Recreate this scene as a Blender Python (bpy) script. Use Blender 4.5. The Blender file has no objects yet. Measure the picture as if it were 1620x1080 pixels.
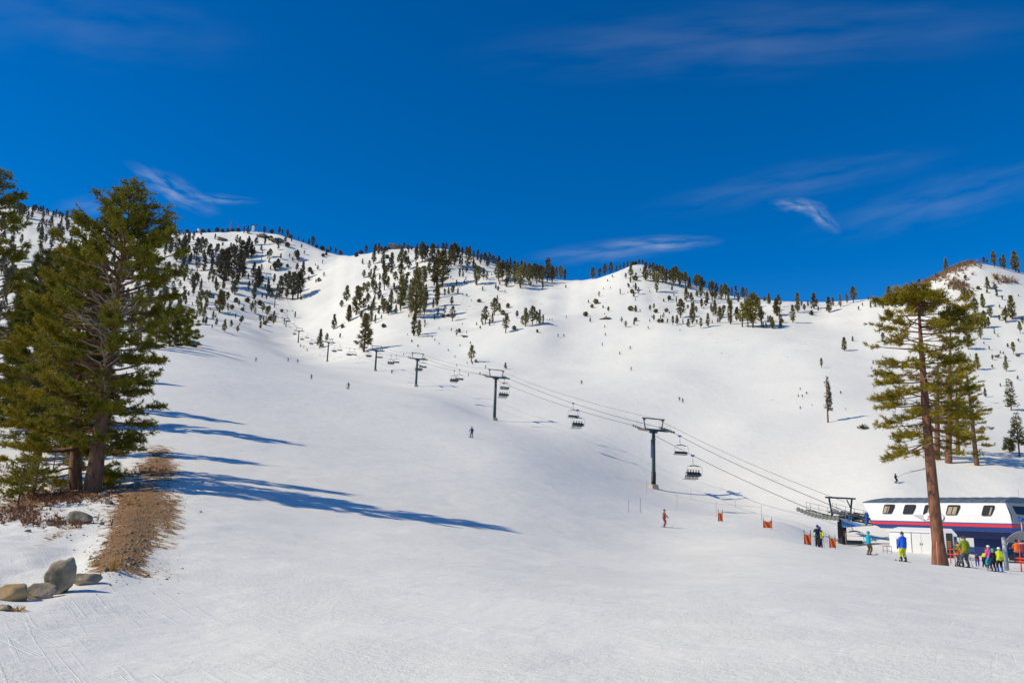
import bpy, bmesh, math, random
import numpy as np
from mathutils import Vector, Matrix

S = bpy.context.scene
COL = S.collection
rng = np.random.default_rng(7)
random.seed(7)

# ------------------------------------------------------------------ camera
FPX = 1300.0
TH = math.atan(274 / 1300)
RHO = math.radians(2.0)
R0 = np.array([1, 0, 0.]); U0 = np.array([0, -math.sin(TH), math.cos(TH)]); FW = np.array([0, math.cos(TH), math.sin(TH)])
RI = R0 * math.cos(RHO) + U0 * math.sin(RHO)
UP = -R0 * math.sin(RHO) + U0 * math.cos(RHO)
cd = bpy.data.cameras.new('camera'); cam = bpy.data.objects.new('camera', cd); COL.objects.link(cam)
cd.sensor_width = 36; cd.lens = FPX / 1620 * 36; cd.clip_start = 0.2; cd.clip_end = 20000
M = Matrix(((RI[0], UP[0], -FW[0], 0), (RI[1], UP[1], -FW[1], 0), (RI[2], UP[2], -FW[2], 0), (0, 0, 0, 1)))
cam.matrix_world = M
S.camera = cam

def ray(x, y):
    return FW + (x - 810) / FPX * RI + (540 - y) / FPX * UP
def at(x, y, Y):
    d = ray(x, y); return d * (Y / d[1])
def prj(P):
    P = np.asarray(P, float); c = P @ FW
    return 810 + FPX * (P @ RI) / c, 540 - FPX * (P @ UP) / c

# ------------------------------------------------------------------ world and sun
SUN_EL = math.radians(40)
SUN_H = np.array([1.0, 0.19]); SUN_H /= np.linalg.norm(SUN_H)      # horizontal travel of the light
w = bpy.data.worlds.new('World'); S.world = w; w.use_nodes = True
nt = w.node_tree; nt.nodes.clear()
def N(t, nt_, **k):
    n = nt_.nodes.new(t)
    for a, b in k.items():
        if a.startswith('i_'):
            n.inputs[a[2:].replace('_', ' ')].default_value = b
        else: setattr(n, a, b)
    return n
out = N('ShaderNodeOutputWorld', nt); bg = N('ShaderNodeBackground', nt)
sky = N('ShaderNodeTexSky', nt); sky.sky_type = 'NISHITA'; sky.sun_disc = False
sky.sun_elevation = SUN_EL
sky.sun_rotation = math.atan2(-SUN_H[0], -SUN_H[1])
sky.altitude = 2600; sky.air_density = 1.0; sky.dust_density = 0.05; sky.ozone_density = 3.0
hs = N('ShaderNodeHueSaturation', nt); hs.inputs['Saturation'].default_value = 1.43; hs.inputs['Value'].default_value = 1.38
hs.inputs['Hue'].default_value = 0.506
nt.links.new(sky.outputs[0], hs.inputs['Color'])
tc = N('ShaderNodeTexCoord', nt)
# thin wisps of high cloud, fixed in the sky by direction
def wisp(px, py, sx, sy, rot, strength, nscale, thr):
    d = ray(px, py); d = d / np.linalg.norm(d)
    right = np.cross(d, [0, 0, 1.]); right /= np.linalg.norm(right); up = np.cross(right, d)
    c, s = math.cos(rot), math.sin(rot)
    ax = right * c + up * s; ay = -right * s + up * c
    def dot(v):
        n = N('ShaderNodeVectorMath', nt, operation='DOT_PRODUCT'); n.inputs[1].default_value = tuple(v)
        nt.links.new(tc.outputs['Generated'], n.inputs[0]); return n.outputs['Value']
    cx = N('ShaderNodeCombineXYZ', nt)
    nt.links.new(dot(ax / sx), cx.inputs[0]); nt.links.new(dot(ay / sy), cx.inputs[1])
    ns = N('ShaderNodeTexNoise', nt); ns.inputs['Scale'].default_value = nscale; ns.inputs['Detail'].default_value = 4
    ns.inputs['Roughness'].default_value = 0.48; ns.inputs['Distortion'].default_value = 0.15
    nt.links.new(cx.outputs[0], ns.inputs['Vector'])
    ln = N('ShaderNodeVectorMath', nt, operation='LENGTH'); nt.links.new(cx.outputs[0], ln.inputs[0])
    fr = N('ShaderNodeMapRange', nt); fr.interpolation_type = 'SMOOTHSTEP'
    fr.inputs[1].default_value = 0.0; fr.inputs[2].default_value = 1.0; fr.inputs[3].default_value = 1; fr.inputs[4].default_value = 0
    nt.links.new(ln.outputs['Value'], fr.inputs[0])
    front = N('ShaderNodeMath', nt, operation='GREATER_THAN'); nt.links.new(dot(d), front.inputs[0]); front.inputs[1].default_value = 0.2
    mr = N('ShaderNodeMapRange', nt); mr.inputs[1].default_value = thr; mr.inputs[2].default_value = thr + 0.9
    nt.links.new(ns.outputs['Fac'], mr.inputs[0])
    m1 = N('ShaderNodeMath', nt, operation='MULTIPLY'); nt.links.new(mr.outputs[0], m1.inputs[0]); nt.links.new(fr.outputs[0], m1.inputs[1])
    m2 = N('ShaderNodeMath', nt, operation='MULTIPLY'); nt.links.new(m1.outputs[0], m2.inputs[0]); nt.links.new(front.outputs[0], m2.inputs[1])
    m3 = N('ShaderNodeMath', nt, operation='MULTIPLY'); nt.links.new(m2.outputs[0], m3.inputs[0]); m3.inputs[1].default_value = strength
    return m3.outputs[0]
ws = [wisp(272, 300, .062, .020, -.30, 1.5, 1.9, .42), wisp(345, 315, .05, .008, .10, .9, 1.6, .40), wisp(1262, 325, .036, .011, -.15, 1.3, 1.8, .38), wisp(1296, 342, .034, .012, -.75, 1.2, 1.8, .38), wisp(1040, 386, .085, .013, .03, 1.3, 1.7, .40),
      wisp(960, 398, .12, .018, .10, .6, 1.7, .36), wisp(1180, 62, .36, .055, -.06, .26, 2.4, .36), wisp(110, 30, .22, .06, .2, .16, 2.2, .36), wisp(1480, 320, .16, .035, .15, .30, 2.2, .36), wisp(165, 325, .06, .018, .3, .5, 1.7, .36), wisp(1250, 290, .20, .03, .1, .22, 2.2, .36)]
acc = ws[0]
for x in ws[1:]:
    a = N('ShaderNodeMath', nt, operation='ADD'); nt.links.new(acc, a.inputs[0]); nt.links.new(x, a.inputs[1]); acc = a.outputs[0]
mx = N('ShaderNodeMix', nt); mx.data_type = 'RGBA'; mx.clamp_factor = True
nt.links.new(acc, mx.inputs[0]); nt.links.new(hs.outputs[0], mx.inputs[6]); mx.inputs[7].default_value = (5.0, 5.6, 6.6, 1)
nt.links.new(mx.outputs[2], bg.inputs['Color']); bg.inputs['Strength'].default_value = 0.10
nt.links.new(bg.outputs[0], out.inputs[0])

sl = bpy.data.lights.new('sun', 'SUN'); sl.energy = 4.0; sl.angle = math.radians(0.5); sl.color = (1.0, 0.885, 0.67)
so = bpy.data.objects.new('sun', sl); COL.objects.link(so)
ldir = Vector((SUN_H[0] * math.cos(SUN_EL), SUN_H[1] * math.cos(SUN_EL), -math.sin(SUN_EL)))
so.rotation_euler = ldir.to_track_quat('-Z', 'Y').to_euler()
S.view_settings.view_transform = 'Standard'; S.view_settings.look = 'None'
S.view_settings.exposure = 0.0; S.view_settings.gamma = 1
S.cycles.max_bounces = 5; S.cycles.transparent_max_bounces = 4

# ------------------------------------------------------------------ materials
MATS = {}
def mat(name, color, rough=0.6, metal=0.0, noise=0.0, nscale=5.0, bump=0.0, bscale=20.0, rand=0.0, spec=0.3, coat=0, trans=None):
    if name in MATS: return MATS[name]
    m = bpy.data.materials.new(name); m.use_nodes = True; n = m.node_tree; b = n.nodes['Principled BSDF']
    b.inputs['Roughness'].default_value = rough; b.inputs['Metallic'].default_value = metal
    b.inputs['Specular IOR Level'].default_value = spec; b.inputs['Coat Weight'].default_value = coat
    c = tuple(color) + (1,)
    tcn = N('ShaderNodeTexCoord', n)
    ns = N('ShaderNodeTexNoise', n); ns.inputs['Scale'].default_value = nscale; ns.inputs['Detail'].default_value = 5
    vsrc = tcn.outputs['Object']
    if 'bark' in name:
        mpb = N('ShaderNodeMapping', n); mpb.inputs['Scale'].default_value = (1, 1, .28); n.links.new(vsrc, mpb.inputs[0]); vsrc = mpb.outputs[0]
    n.links.new(vsrc, ns.inputs['Vector'])
    mixn = N('ShaderNodeMix', n); mixn.data_type = 'RGBA'; mixn.blend_type = 'MULTIPLY'; mixn.inputs[0].default_value = 1
    mixn.inputs[6].default_value = c
    mr = N('ShaderNodeMapRange', n); mr.inputs[1].default_value = .25; mr.inputs[2].default_value = .75
    mr.inputs[3].default_value = 1 - noise; mr.inputs[4].default_value = 1 + noise
    n.links.new(ns.outputs['Fac'], mr.inputs[0]); n.links.new(mr.outputs[0], mixn.inputs[7])
    last = mixn.outputs[2]
    if rand:
        oi = N('ShaderNodeObjectInfo', n); h = N('ShaderNodeHueSaturation', n)
        m2 = N('ShaderNodeMapRange', n); m2.inputs[3].default_value = 1 - rand; m2.inputs[4].default_value = 1 + rand
        m3 = N('ShaderNodeMapRange', n); m3.inputs[3].default_value = 0.5 - rand * .05; m3.inputs[4].default_value = 0.5 + rand * .07
        n.links.new(oi.outputs['Random'], m2.inputs[0]); n.links.new(oi.outputs['Random'], m3.inputs[0])
        n.links.new(m2.outputs[0], h.inputs['Value']); n.links.new(m3.outputs[0], h.inputs['Hue']); n.links.new(last, h.inputs['Color']); last = h.outputs[0]
    n.links.new(last, b.inputs['Base Color'])
    if bump:
        nb = N('ShaderNodeTexNoise', n); nb.inputs['Scale'].default_value = bscale; nb.inputs['Detail'].default_value = 6
        bp = N('ShaderNodeBump', n); bp.inputs['Strength'].default_value = bump; bp.inputs['Distance'].default_value = .05
        n.links.new(vsrc, nb.inputs['Vector']); n.links.new(nb.outputs['Fac'], bp.inputs['Height']); n.links.new(bp.outputs[0], b.inputs['Normal'])
    if trans:
        tr = N('ShaderNodeBsdfTranslucent', n); n.links.new(last, tr.inputs[0]); ad = N('ShaderNodeMixShader', n); ad.inputs[0].default_value = trans
        n.links.new(b.outputs[0], ad.inputs[1]); n.links.new(tr.outputs[0], ad.inputs[2]); n.links.new(ad.outputs[0], n.nodes['Material Output'].inputs[0])
    MATS[name] = m; return m

# ------------------------------------------------------------------ object helpers
def tag(o, label=None, cat=None, group=None, kind=None):
    if label: o['label'] = label
    if cat: o['category'] = cat
    if group: o['group'] = group
    if kind: o['kind'] = kind
    return o
def empty(name, loc, rz=0.0, rot=None):
    o = bpy.data.objects.new(name, None); COL.objects.link(o); o.location = tuple(loc); o.rotation_euler = rot or (0, 0, rz)
    o.empty_display_size = .1
    return o
def link(name, me, parent=None, loc=None):
    o = bpy.data.objects.new(name, me); COL.objects.link(o)
    if parent: o.parent = parent
    if loc is not None: o.location = tuple(loc)
    return o
def raw_mesh(name, V, F, mats, mi=None, smooth=False):
    me = bpy.data.meshes.new(name); V = np.asarray(V, np.float32); F = np.asarray(F, np.int32)
    k = F.shape[1]
    me.vertices.add(len(V)); me.vertices.foreach_set('co', V.ravel())
    me.loops.add(F.size); me.loops.foreach_set('vertex_index', F.ravel())
    me.polygons.add(len(F)); me.polygons.foreach_set('loop_start', np.arange(0, F.size, k, dtype=np.int32))
    if mi is not None: me.polygons.foreach_set('material_index', np.asarray(mi, np.int32))
    if smooth: me.polygons.foreach_set('use_smooth', np.ones(len(F), bool))
    for m in (mats if isinstance(mats, (list, tuple)) else [mats]): me.materials.append(m)
    me.update(calc_edges=True); me.validate(); return me

class MB:
    """collects shapes and links them as one mesh object"""
    def __init__(s): s.bm = bmesh.new(); s.mi = 0
    def _fin(s, before):
        for f in s.bm.faces[before:] if False else []: pass
    def poly(s, pts, faces):
        vs = [s.bm.verts.new(tuple(p)) for p in pts]
        for f in faces:
            try:
                fc = s.bm.faces.new([vs[i] for i in f]); fc.material_index = s.mi
            except ValueError: pass
        return vs
    def box(s, c, size, ax=None, taper=1.0):
        ax = ax if ax is not None else np.eye(3)
        ax = np.asarray(ax, float); c = np.asarray(c, float); h = np.asarray(size, float) / 2
        P = []
        for z in (-1, 1):
            t = taper if z > 0 else 1
            for x, y in ((-1, -1), (1, -1), (1, 1), (-1, 1)):
                P.append(c + ax[0] * x * h[0] * t + ax[1] * y * h[1] * t + ax[2] * z * h[2])
        s.poly(P, [(3, 2, 1, 0), (4, 5, 6, 7), (0, 1, 5, 4), (1, 2, 6, 5), (2, 3, 7, 6), (3, 0, 4, 7)])
        return s
    def tube(s, pts, r, n=8, cap=True):
        pts = [np.asarray(p, float) for p in pts]; rr = r if hasattr(r, '__len__') else [r] * len(pts)
        rings = []; prev = None
        for i, p in enumerate(pts):
            d = pts[min(i + 1, len(pts) - 1)] - pts[max(i - 1, 0)]; d = d / (np.linalg.norm(d) + 1e-9)
            a = np.array([0, 0, 1.]) if abs(d[2]) < .9 else np.array([1., 0, 0])
            if prev is not None: a = prev
            u = a - d * (a @ d); u /= np.linalg.norm(u) + 1e-9; v = np.cross(d, u); prev = u
            rings.append([s.bm.verts.new(tuple(p + rr[i] * (u * math.cos(2 * math.pi * k / n) + v * math.sin(2 * math.pi * k / n)))) for k in range(n)])
        for a, b in zip(rings, rings[1:]):
            for k in range(n):
                f = s.bm.faces.new((a[k], a[(k + 1) % n], b[(k + 1) % n], b[k])); f.smooth = n > 5; f.material_index = s.mi
        if cap:
            for rg, rev in ((rings[0], True), (rings[-1], False)):
                try:
                    f = s.bm.faces.new(rg[::-1] if rev else rg); f.material_index = s.mi
                except ValueError: pass
        return s
    def prism(s, pts2, o, a, b, n, t):
        """polygon pts2 in the plane o + a*x + b*y, pushed by n*t"""
        o, a, b, n = (np.asarray(q, float) for q in (o, a, b, n)); k = len(pts2)
        P = [o + a * x + b * y for x, y in pts2]; P += [p + n * t for p in P]
        s.poly(P, [tuple(range(k))[::-1], tuple(range(k, 2 * k))] + [(i, (i + 1) % k, k + (i + 1) % k, k + i) for i in range(k)])
        return s
    def ball(s, c, r, seg=10, sc=(1, 1, 1), zmin=-2):
        m = bmesh.ops.create_uvsphere(s.bm, u_segments=seg, v_segments=max(5, seg // 2 + 1), radius=1)
        vs = m['verts']
        dl = [v for v in vs if v.co.z < zmin]
        for v in vs: v.co = Vector((c[0] + v.co.x * r * sc[0], c[1] + v.co.y * r * sc[1], c[2] + v.co.z * r * sc[2]))
        fs = set(f for v in vs for f in v.link_faces)
        for f in fs: f.smooth = True; f.material_index = s.mi
        if dl: bmesh.ops.delete(s.bm, geom=dl, context='VERTS')
        return s
    def mesh(s, name, mats, normals=True):
        me = bpy.data.meshes.new(name)
        if normals: bmesh.ops.recalc_face_normals(s.bm, faces=s.bm.faces)
        s.bm.to_mesh(me); s.bm.free()
        for m in (mats if isinstance(mats, (list, tuple)) else [mats]): me.materials.append(m)
        return me
    def build(s, name, mats, parent=None, loc=None, bevel=0):
        o = link(name, s.mesh(name, mats), parent, loc)
        if bevel:
            b = o.modifiers.new('bevel', 'BEVEL'); b.width = bevel; b.segments = 2; b.limit_method = 'ANGLE'
        return o

def children(o): return [c for c in bpy.data.objects if c.parent == o]

# ------------------------------------------------------------------ noise
_perm = rng.random((256, 256))
def vnoise(x, y):
    xi = np.floor(x).astype(int); yi = np.floor(y).astype(int); fx = x - xi; fy = y - yi
    fx = fx * fx * (3 - 2 * fx); fy = fy * fy * (3 - 2 * fy)
    g = lambda a, b: _perm[a & 255, b & 255]
    return (g(xi, yi) * (1 - fx) + g(xi + 1, yi) * fx) * (1 - fy) + (g(xi, yi + 1) * (1 - fx) + g(xi + 1, yi + 1) * fx) * fy - .5
def fbm(x, y, o=4, gain=.5):
    r = 0; a = 1
    for i in range(o): r = r + a * vnoise(x * 2 ** i + 17.3 * i, y * 2 ** i - 9.1 * i); a *= gain
    return r

# ------------------------------------------------------------------ terrain
# photo column, photo row, distance in metres
CT = [
 (810,1080,8.9),(810,1000,13),(810,950,17),(810,900,27),(810,865,38),(810,832,52),(810,800,67),(810,760,87),(810,720,115),(810,692,155),(782,670,230),(820,640,270),
 (658,612,304),(594,587,365),(517,580,479),(471,549,596),(451,525,670),(434,487,762),(423,454,840),(414,409,931),(400,368,1094),
 (1034,772,155),(1333,861,113),(1333,866,90),(1190,797,150),(1050,833,81),(1050,870,55),(1050,1000,13),(1050,920,28),(1050,805,115),
 (1050,740,185),(1050,700,220),(1050,660,255),(1080,636,280),(1050,600,320),(1050,560,370),(1050,520,420),(1050,500,450),(1050,465,520),(1050,430,600),
 (920,700,190),(920,640,270),(920,606,330),(900,560,400),(890,533,440),(865,509,460),(840,500,500),(900,480,560),(900,460,640),
 (1200,1000,12.5),(1200,930,21),(1200,880,40),(1240,852,62),(1293,867,65),(1375,877,60),(1430,888,52),(1529,898,47),(1620,912,44),(1620,1080,8.2),(1400,1000,12.5),(1400,940,22),(1560,990,14),(1560,940,25),
 (1600,884,90),(1430,867,96),(1240,826,100),(1300,826,125),(1300,800,138),(1300,770,150),(1300,740,165),(1300,700,200),(1305,668,230),(1300,640,250),(1300,600,290),(1300,540,370),(1300,500,460),
 (1450,790,130),(1540,850,114),(1415,757,140),(1450,750,143),(1500,727,155),(1400,700,178),(1430,620,270),(1420,560,340),(1400,510,400),(1600,760,137),
 (1600,720,165),(1600,650,235),(1600,560,320),(1600,500,365),(1540,680,200),(1540,620,270),(1540,548,330),(1540,480,380),
 (1200,760,165),(1200,700,210),(1200,650,255),(1200,600,310),(1200,550,370),(1200,520,410),(1200,490,480),(1180,680,225),
 (700,1000,13),(700,900,24),(700,845,39),(700,820,50),(600,808,49),(700,792,63),(700,755,80),(700,720,104),(700,680,145),(700,640,220),(700,600,330),(700,570,400),(700,530,480),(700,480,600),(700,440,700),
 (550,618,218),(575,557,450),(600,520,540),(600,480,640),(600,430,800),
 (500,1000,13),(500,900,22),(500,850,33),(500,795,48),(500,750,68),(500,700,95),(500,655,140),(493,600,262),(500,535,630),(500,480,770),(500,425,890),
 (400,575,270),(400,562,330),(400,545,500),(400,522,620),(400,490,730),(400,455,820),(400,415,915),(400,783,47),(400,745,64),(400,688,92),(390,627,145),
 (300,1000,13.2),(300,900,20.5),(300,850,27),(300,812,35),(300,772,46),(300,740,59),(300,705,76),(300,675,90),(300,645,112),(300,613,140),(300,596,160),(300,570,200),(300,548,270),(300,525,480),(300,485,700),(300,430,880),
 (150,940,15.5),(150,900,19),(150,850,26),(150,780,45),(150,728,64),(150,660,92),(150,600,140),(150,550,230),(150,510,500),(150,430,880),
 (0,970,12.8),(0,900,18.5),(0,850,26),(0,800,38),(0,740,60),(0,650,100),(0,580,180),(0,520,450),(0,430,880),
 (-300,960,12.5),(-300,800,34),(-300,650,95),(-300,550,230),(-300,430,800),(-300,330,1400),
 (1950,1090,8),(1950,960,20),(1950,915,45),(1950,890,90),(1950,740,165),(1950,600,330),(1950,470,450)]
SKY = [(-300,315,1400),(0,322,1400),(60,330,1400),(140,352,1350),(200,372,1200),(300,369,1100),(400,366,1094),(440,371,1050),(480,384,1000),(520,400,960),(545,405,940),(575,402,900),(610,395,880),
 (650,393,870),(700,393,850),(740,402,830),(800,424,790),(850,438,760),(895,444,730),(935,442,710),(960,436,690),(990,424,660),(1010,417,650),(1040,428,640),(1100,451,600),(1150,467,570),(1200,474,540),(1250,477,525),
 (1300,478,520),(1350,475,500),(1400,471,480),(1440,459,450),(1480,441,440),(1520,421,425),(1545,416,420),(1580,422,425),(1620,432,430),(1950,470,450)]
def pq(X, Y): Yc = np.maximum(Y, 0.0); return X / (Yc + 15), np.log(Yc + 15)
pts = [at(*c) for c in CT + SKY]
for x, y, D in SKY:
    P = at(x, y + 22, D * 1.16); pts.append(P); P = at(x, y + 60, D * 1.5); pts.append(P)
for X in (-8, 0, 8): pts += [np.array([X, 3, -1.72]), np.array([X * 1.0, 0, -1.72])]
pts = np.array(pts)
cp, cq = pq(pts[:, 0], pts[:, 1]); ct = pts[:, 2] / (np.maximum(pts[:, 1], 0) + 15)
KP = 2.2
def kern(r2): return np.where(r2 > 1e-12, r2 * np.log(r2 + 1e-12), 0)
def tps(cp, cq, ct, lam=2e-3):
    n = len(cp); A = np.zeros((n + 3, n + 3)); r2 = ((cp[:, None] - cp) * KP) ** 2 + (cq[:, None] - cq) ** 2
    A[:n, :n] = kern(r2) + lam * np.eye(n); A[:n, n] = 1; A[:n, n + 1] = cp * KP; A[:n, n + 2] = cq; A[n:, :n] = A[:n, n:].T
    return np.linalg.solve(A, np.concatenate([ct, [0, 0, 0]]))
wt = tps(cp, cq, ct)
NP_, NQ = 620, 640
gp = np.linspace(-1.12, 1.12, NP_); gq = np.linspace(math.log(15), math.log(2300), NQ)
GP, GQ = np.meshgrid(gp, gq)
T = np.zeros_like(GP)
for i in range(len(cp)): T += wt[i] * kern(((GP - cp[i]) * KP) ** 2 + (GQ - cq[i]) ** 2)
T += wt[-3] + wt[-2] * GP * KP + wt[-1] * GQ
GY = np.exp(GQ) - 15; GX = GP * np.exp(GQ)
# make the skyline sit exactly where the photo has it
sk = np.array([at(*c) for c in SKY])
su = sk[:, 0] / sk[:, 1]; st = sk[:, 2] / sk[:, 1]; sD = sk[:, 1]
# relief: broad folds on the mountain, small chop on the piste
amp = np.clip((GY - 150) / 600, 0, 1)
rel = fbm(GX / 130, GY / 130, 4) * 14 * amp + fbm(GX / 28 + 5, GY / 28, 3) * 2.6 * np.clip((GY - 200) / 500, 0, 1)
rel += fbm(GX / 9, GY / 14, 3) * .13 * np.clip(GY / 60, 0.05, 1) + fbm(GX / 1.4 + 40, GY / 2.6, 4) * .022
pxg = 810 + 1300 * GX / np.maximum(GY, 1)
def project_grid(Z):
    c = GX * FW[0] + GY * FW[1] + Z * FW[2]; c = np.maximum(c, .5)
    return 810 + FPX * (GX * RI[0] + GY * RI[1] + Z * RI[2]) / c, 540 - FPX * (GX * UP[0] + GY * UP[1] + Z * UP[2]) / c
Z = T * np.exp(GQ) + rel
for it in range(3):
    tt = np.where(GY > 250, Z / np.maximum(GY, 1), -9); u_all = np.where(GY > 1, GX / np.maximum(GY, 1), 0)
    # highest elevation per viewing column (grid columns drift little far away)
    mxt = tt.max(0); uc = np.array([u_all[tt[:, j].argmax(), j] for j in range(NP_)])
    want = np.interp(uc, su, st); Dw = np.interp(uc, su, sD)
    cor = want - mxt; cor = np.convolve(np.pad(cor, 3, 'edge'), np.ones(7) / 7, 'valid')
    q0 = np.log(Dw * .55 + 15); q1 = np.log(Dw + 15)
    s_ = np.clip((GQ - q0) / (q1 - q0), 0, 1); s_ = s_ * s_ * (3 - 2 * s_)
    Z = Z + cor[None, :] * s_ * GY
PXg, PYg = project_grid(Z)
# gully left of the run and its crest of bare earth
def blob(cx, cy, rx, ry, rot=0.0):
    dx = PXg - cx; dy = PYg - cy; c, s = math.cos(rot), math.sin(rot)
    return np.exp(-(((dx * c + dy * s) / rx) ** 2 + ((-dx * s + dy * c) / ry) ** 2))
near = (GY < 75) & (GY > 6)
ridge = (blob(205, 850, 30, 60, .25) + blob(240, 770, 40, 40) + blob(170, 905, 35, 22, -.3)) * near
gully = (blob(95, 880, 70, 28, -.5) + blob(20, 900, 60, 30)) * near
Z = Z + .12 * np.minimum(ridge, 1) - .3 * np.minimum(gully, 1)
Z = Z + near * .12 * fbm(GX / .9, GY / .9, 3) * np.clip(blob(80, 830, 220, 110) * 1.6, 0, 1)
PXg, PYg = project_grid(Z)
dirt = (blob(252, 722, 26, 26, .2) + blob(245, 745, 40, 14) + blob(235, 790, 44, 30, .1) + blob(205, 820, 45, 40, .5) + blob(215, 850, 30, 34) + blob(165, 888, 26, 16, -.35) + blob(190, 870, 35, 24)) * near
dirt = dirt * .66
dirt += (.65 * blob(40, 800, 60, 16, -.25) + .6 * blob(110, 782, 70, 10, -.1) + .5 * blob(30, 760, 50, 18) + .4 * blob(230, 905, 60, 12) + .42 * blob(270, 830, 22, 40)+ .4*blob(90,845,50,8,-.5)) * near
far = GY > 200
scr = np.zeros_like(Z)
for c in [(340,180+300,90,60),(440,385,70,16),(320,385,40,10),(700,450,130,60),(620,400,60,14),(760,500,120,40),(1130,480,120,40),(1030,450,60,40),(1130,545,60,30),
          (1270,640,70,18),(1520,470,110,40),(1560,560,100,60),(1290,560,60,30),(1560,700,80,14),(500,560,60,10),(640,560,60,10),(1500,430,70,14),(1450,480,60,18),(1560,640,90,20)]:
    scr += .8 * blob(*c)
scr = np.clip(scr, 0, 1) * (GY > 130)
# build mesh
V = np.stack([GX, GY, Z], -1).reshape(-1, 3)
nb = 26; yb = -np.linspace(60, 2.5, nb)
back = np.stack([np.broadcast_to(gp[None, :] * (15 - yb[:, None]), (nb, NP_)), np.broadcast_to(yb[:, None], (nb, NP_)), np.broadcast_to(Z[0][None, :], (nb, NP_))], -1).reshape(-1, 3)
V = np.concatenate([back, V]); NR = nb + NQ
idx = np.arange(NR * NP_).reshape(NR, NP_)
F = np.stack([idx[:-1, :-1], idx[:-1, 1:], idx[1:, 1:], idx[1:, :-1]], -1).reshape(-1, 4)

def terrain_material():
    m = bpy.data.materials.new('snow_ground'); m.use_nodes = True; n = m.node_tree; b = n.nodes['Principled BSDF']; L = n.links.new
    b.inputs['Roughness'].default_value = .65; b.inputs['Specular IOR Level'].default_value = .18
    tcn = N('ShaderNodeTexCoord', n); P = tcn.outputs['Object']
    def noise(scale, detail=5, vec=P, sc=None, rough=.55):
        x = N('ShaderNodeTexNoise', n); x.inputs['Scale'].default_value = scale; x.inputs['Detail'].default_value = detail; x.inputs['Roughness'].default_value = rough
        if sc:
            mr_ = N('ShaderNodeMapping', n); mr_.inputs['Rotation'].default_value = (0, 0, sc[3]); L(vec, mr_.inputs[0]); mp = N('ShaderNodeMapping', n); mp.inputs['Scale'].default_value = sc[:3]; L(mr_.outputs[0], mp.inputs[0]); L(mp.outputs[0], x.inputs['Vector'])
        else: L(vec, x.inputs['Vector'])
        return x.outputs['Fac']
    def mr(v, a, b_, c, d):
        x = N('ShaderNodeMapRange', n); L(v, x.inputs[0])
        for i, k in enumerate((a, b_, c, d)): x.inputs[i + 1].default_value = k
        return x.outputs[0]
    def mt(op, a, b_):
        x = N('ShaderNodeMath', n, operation=op)
        for i, k in enumerate((a, b_)):
            if isinstance(k, (int, float)): x.inputs[i].default_value = k
            else: L(k, x.inputs[i])
        return x.outputs[0]
    def mix(f, a, b_):
        x = N('ShaderNodeMix', n); x.data_type = 'RGBA'; L(f, x.inputs[0])
        for i, k in ((6, a), (7, b_)):
            if isinstance(k, tuple): x.inputs[i].default_value = k + (1,)
            else: L(k, x.inputs[i])
        return x.outputs[2]
    snow = mix(mr(noise(.035, 6), .35, .7, 0, 1), (.83, .82, .75), (.79, .782, .728))
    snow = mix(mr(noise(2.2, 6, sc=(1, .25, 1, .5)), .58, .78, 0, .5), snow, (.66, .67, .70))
    # bare earth with stones
    ad = N('ShaderNodeAttribute', n); ad.attribute_name = 'dirt'
    dn = mt('ADD', ad.outputs['Fac'], mt('MULTIPLY', mr(ad.outputs['Fac'], .02, .2, 0, 1), mt('MULTIPLY', mt('SUBTRACT', noise(1.3, 9, sc=(2.4, .6, 1, -.9), rough=.8), .5), 3.2)))
    dm = mr(dn, .40, .50, 0, 1)
    stain = mr(dn, .12, .45, 0, .55)
    snow = mix(stain, snow, (.66, .58, .44))
    earth = mix(mr(noise(7, 6), .35, .65, 0, 1), (.17, .08, .03), (.37, .22, .10))
    col = mix(dm, snow, earth)
    # sparse scrub and stones poking through the mountain snow
    a2 = N('ShaderNodeAttribute', n); a2.attribute_name = 'scrub'
    sn = mt('ADD', noise(.33, 7, sc=(.55, 1.1, 1, .1), rough=.7), mt('MULTIPLY', a2.outputs['Fac'], .085))
    sm = mr(sn, .70, .73, 0, .85)
    col = mix(sm, col, (.13, .10, .075))
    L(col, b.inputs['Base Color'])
    h = mt('ADD', mt('MULTIPLY', noise(.9, 6, sc=(1.0, .22, 1, .35), rough=.65), .07), mt('MULTIPLY', noise(6, 6, sc=(1, .3, 1, .6), rough=.7), .05))
    h = mt('ADD', h, mt('MULTIPLY', noise(22, 4), .016))
    def grooves(ang, along, across, cover, thr, am, ms):
        """thin scratches left by skis, long in one direction and broken up in patches"""
        v = mr(noise(1.0, 3, sc=(along, across, 1, ang), rough=.5), thr, thr + .05, 0, 1)
        return mt('MULTIPLY', mt('MULTIPLY', v, mr(noise(ms, 4), cover, cover + .1, 0, 1)), am)
    h = mt('ADD', h, grooves(.95, .35, 13, .42, .60, .022, .25))
    h = mt('SUBTRACT', h, grooves(.70, .22, 11, .47, .61, .022, .2))
    h = mt('SUBTRACT', h, grooves(-1.05, .3, 12, .52, .62, .014, .22))
    h = mt('ADD', h, grooves(-.75, .15, 6, .45, .60, .03, .1))
    h = mt('ADD', h, mt('MULTIPLY', mt('MULTIPLY', noise(9, 5, rough=.75), mr(noise(.35, 4), .42, .6, 0, 1)), .22))
    h = mt('ADD', h, mt('MULTIPLY', mr(noise(11, 2), .66, .76, 0, 1), .05))
    h = mt('ADD', h, mt('ADD', mt('MULTIPLY', noise(.09, 6, sc=(1, .5, 1, .2), rough=.65), .5), mt('MULTIPLY', noise(.35, 6, sc=(1, .5, 1, .6), rough=.7), .15)))
    h = mt('ADD', h, mt('MULTIPLY', mt('MULTIPLY', dm, noise(5, 8, rough=.75)), .6))
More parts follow.
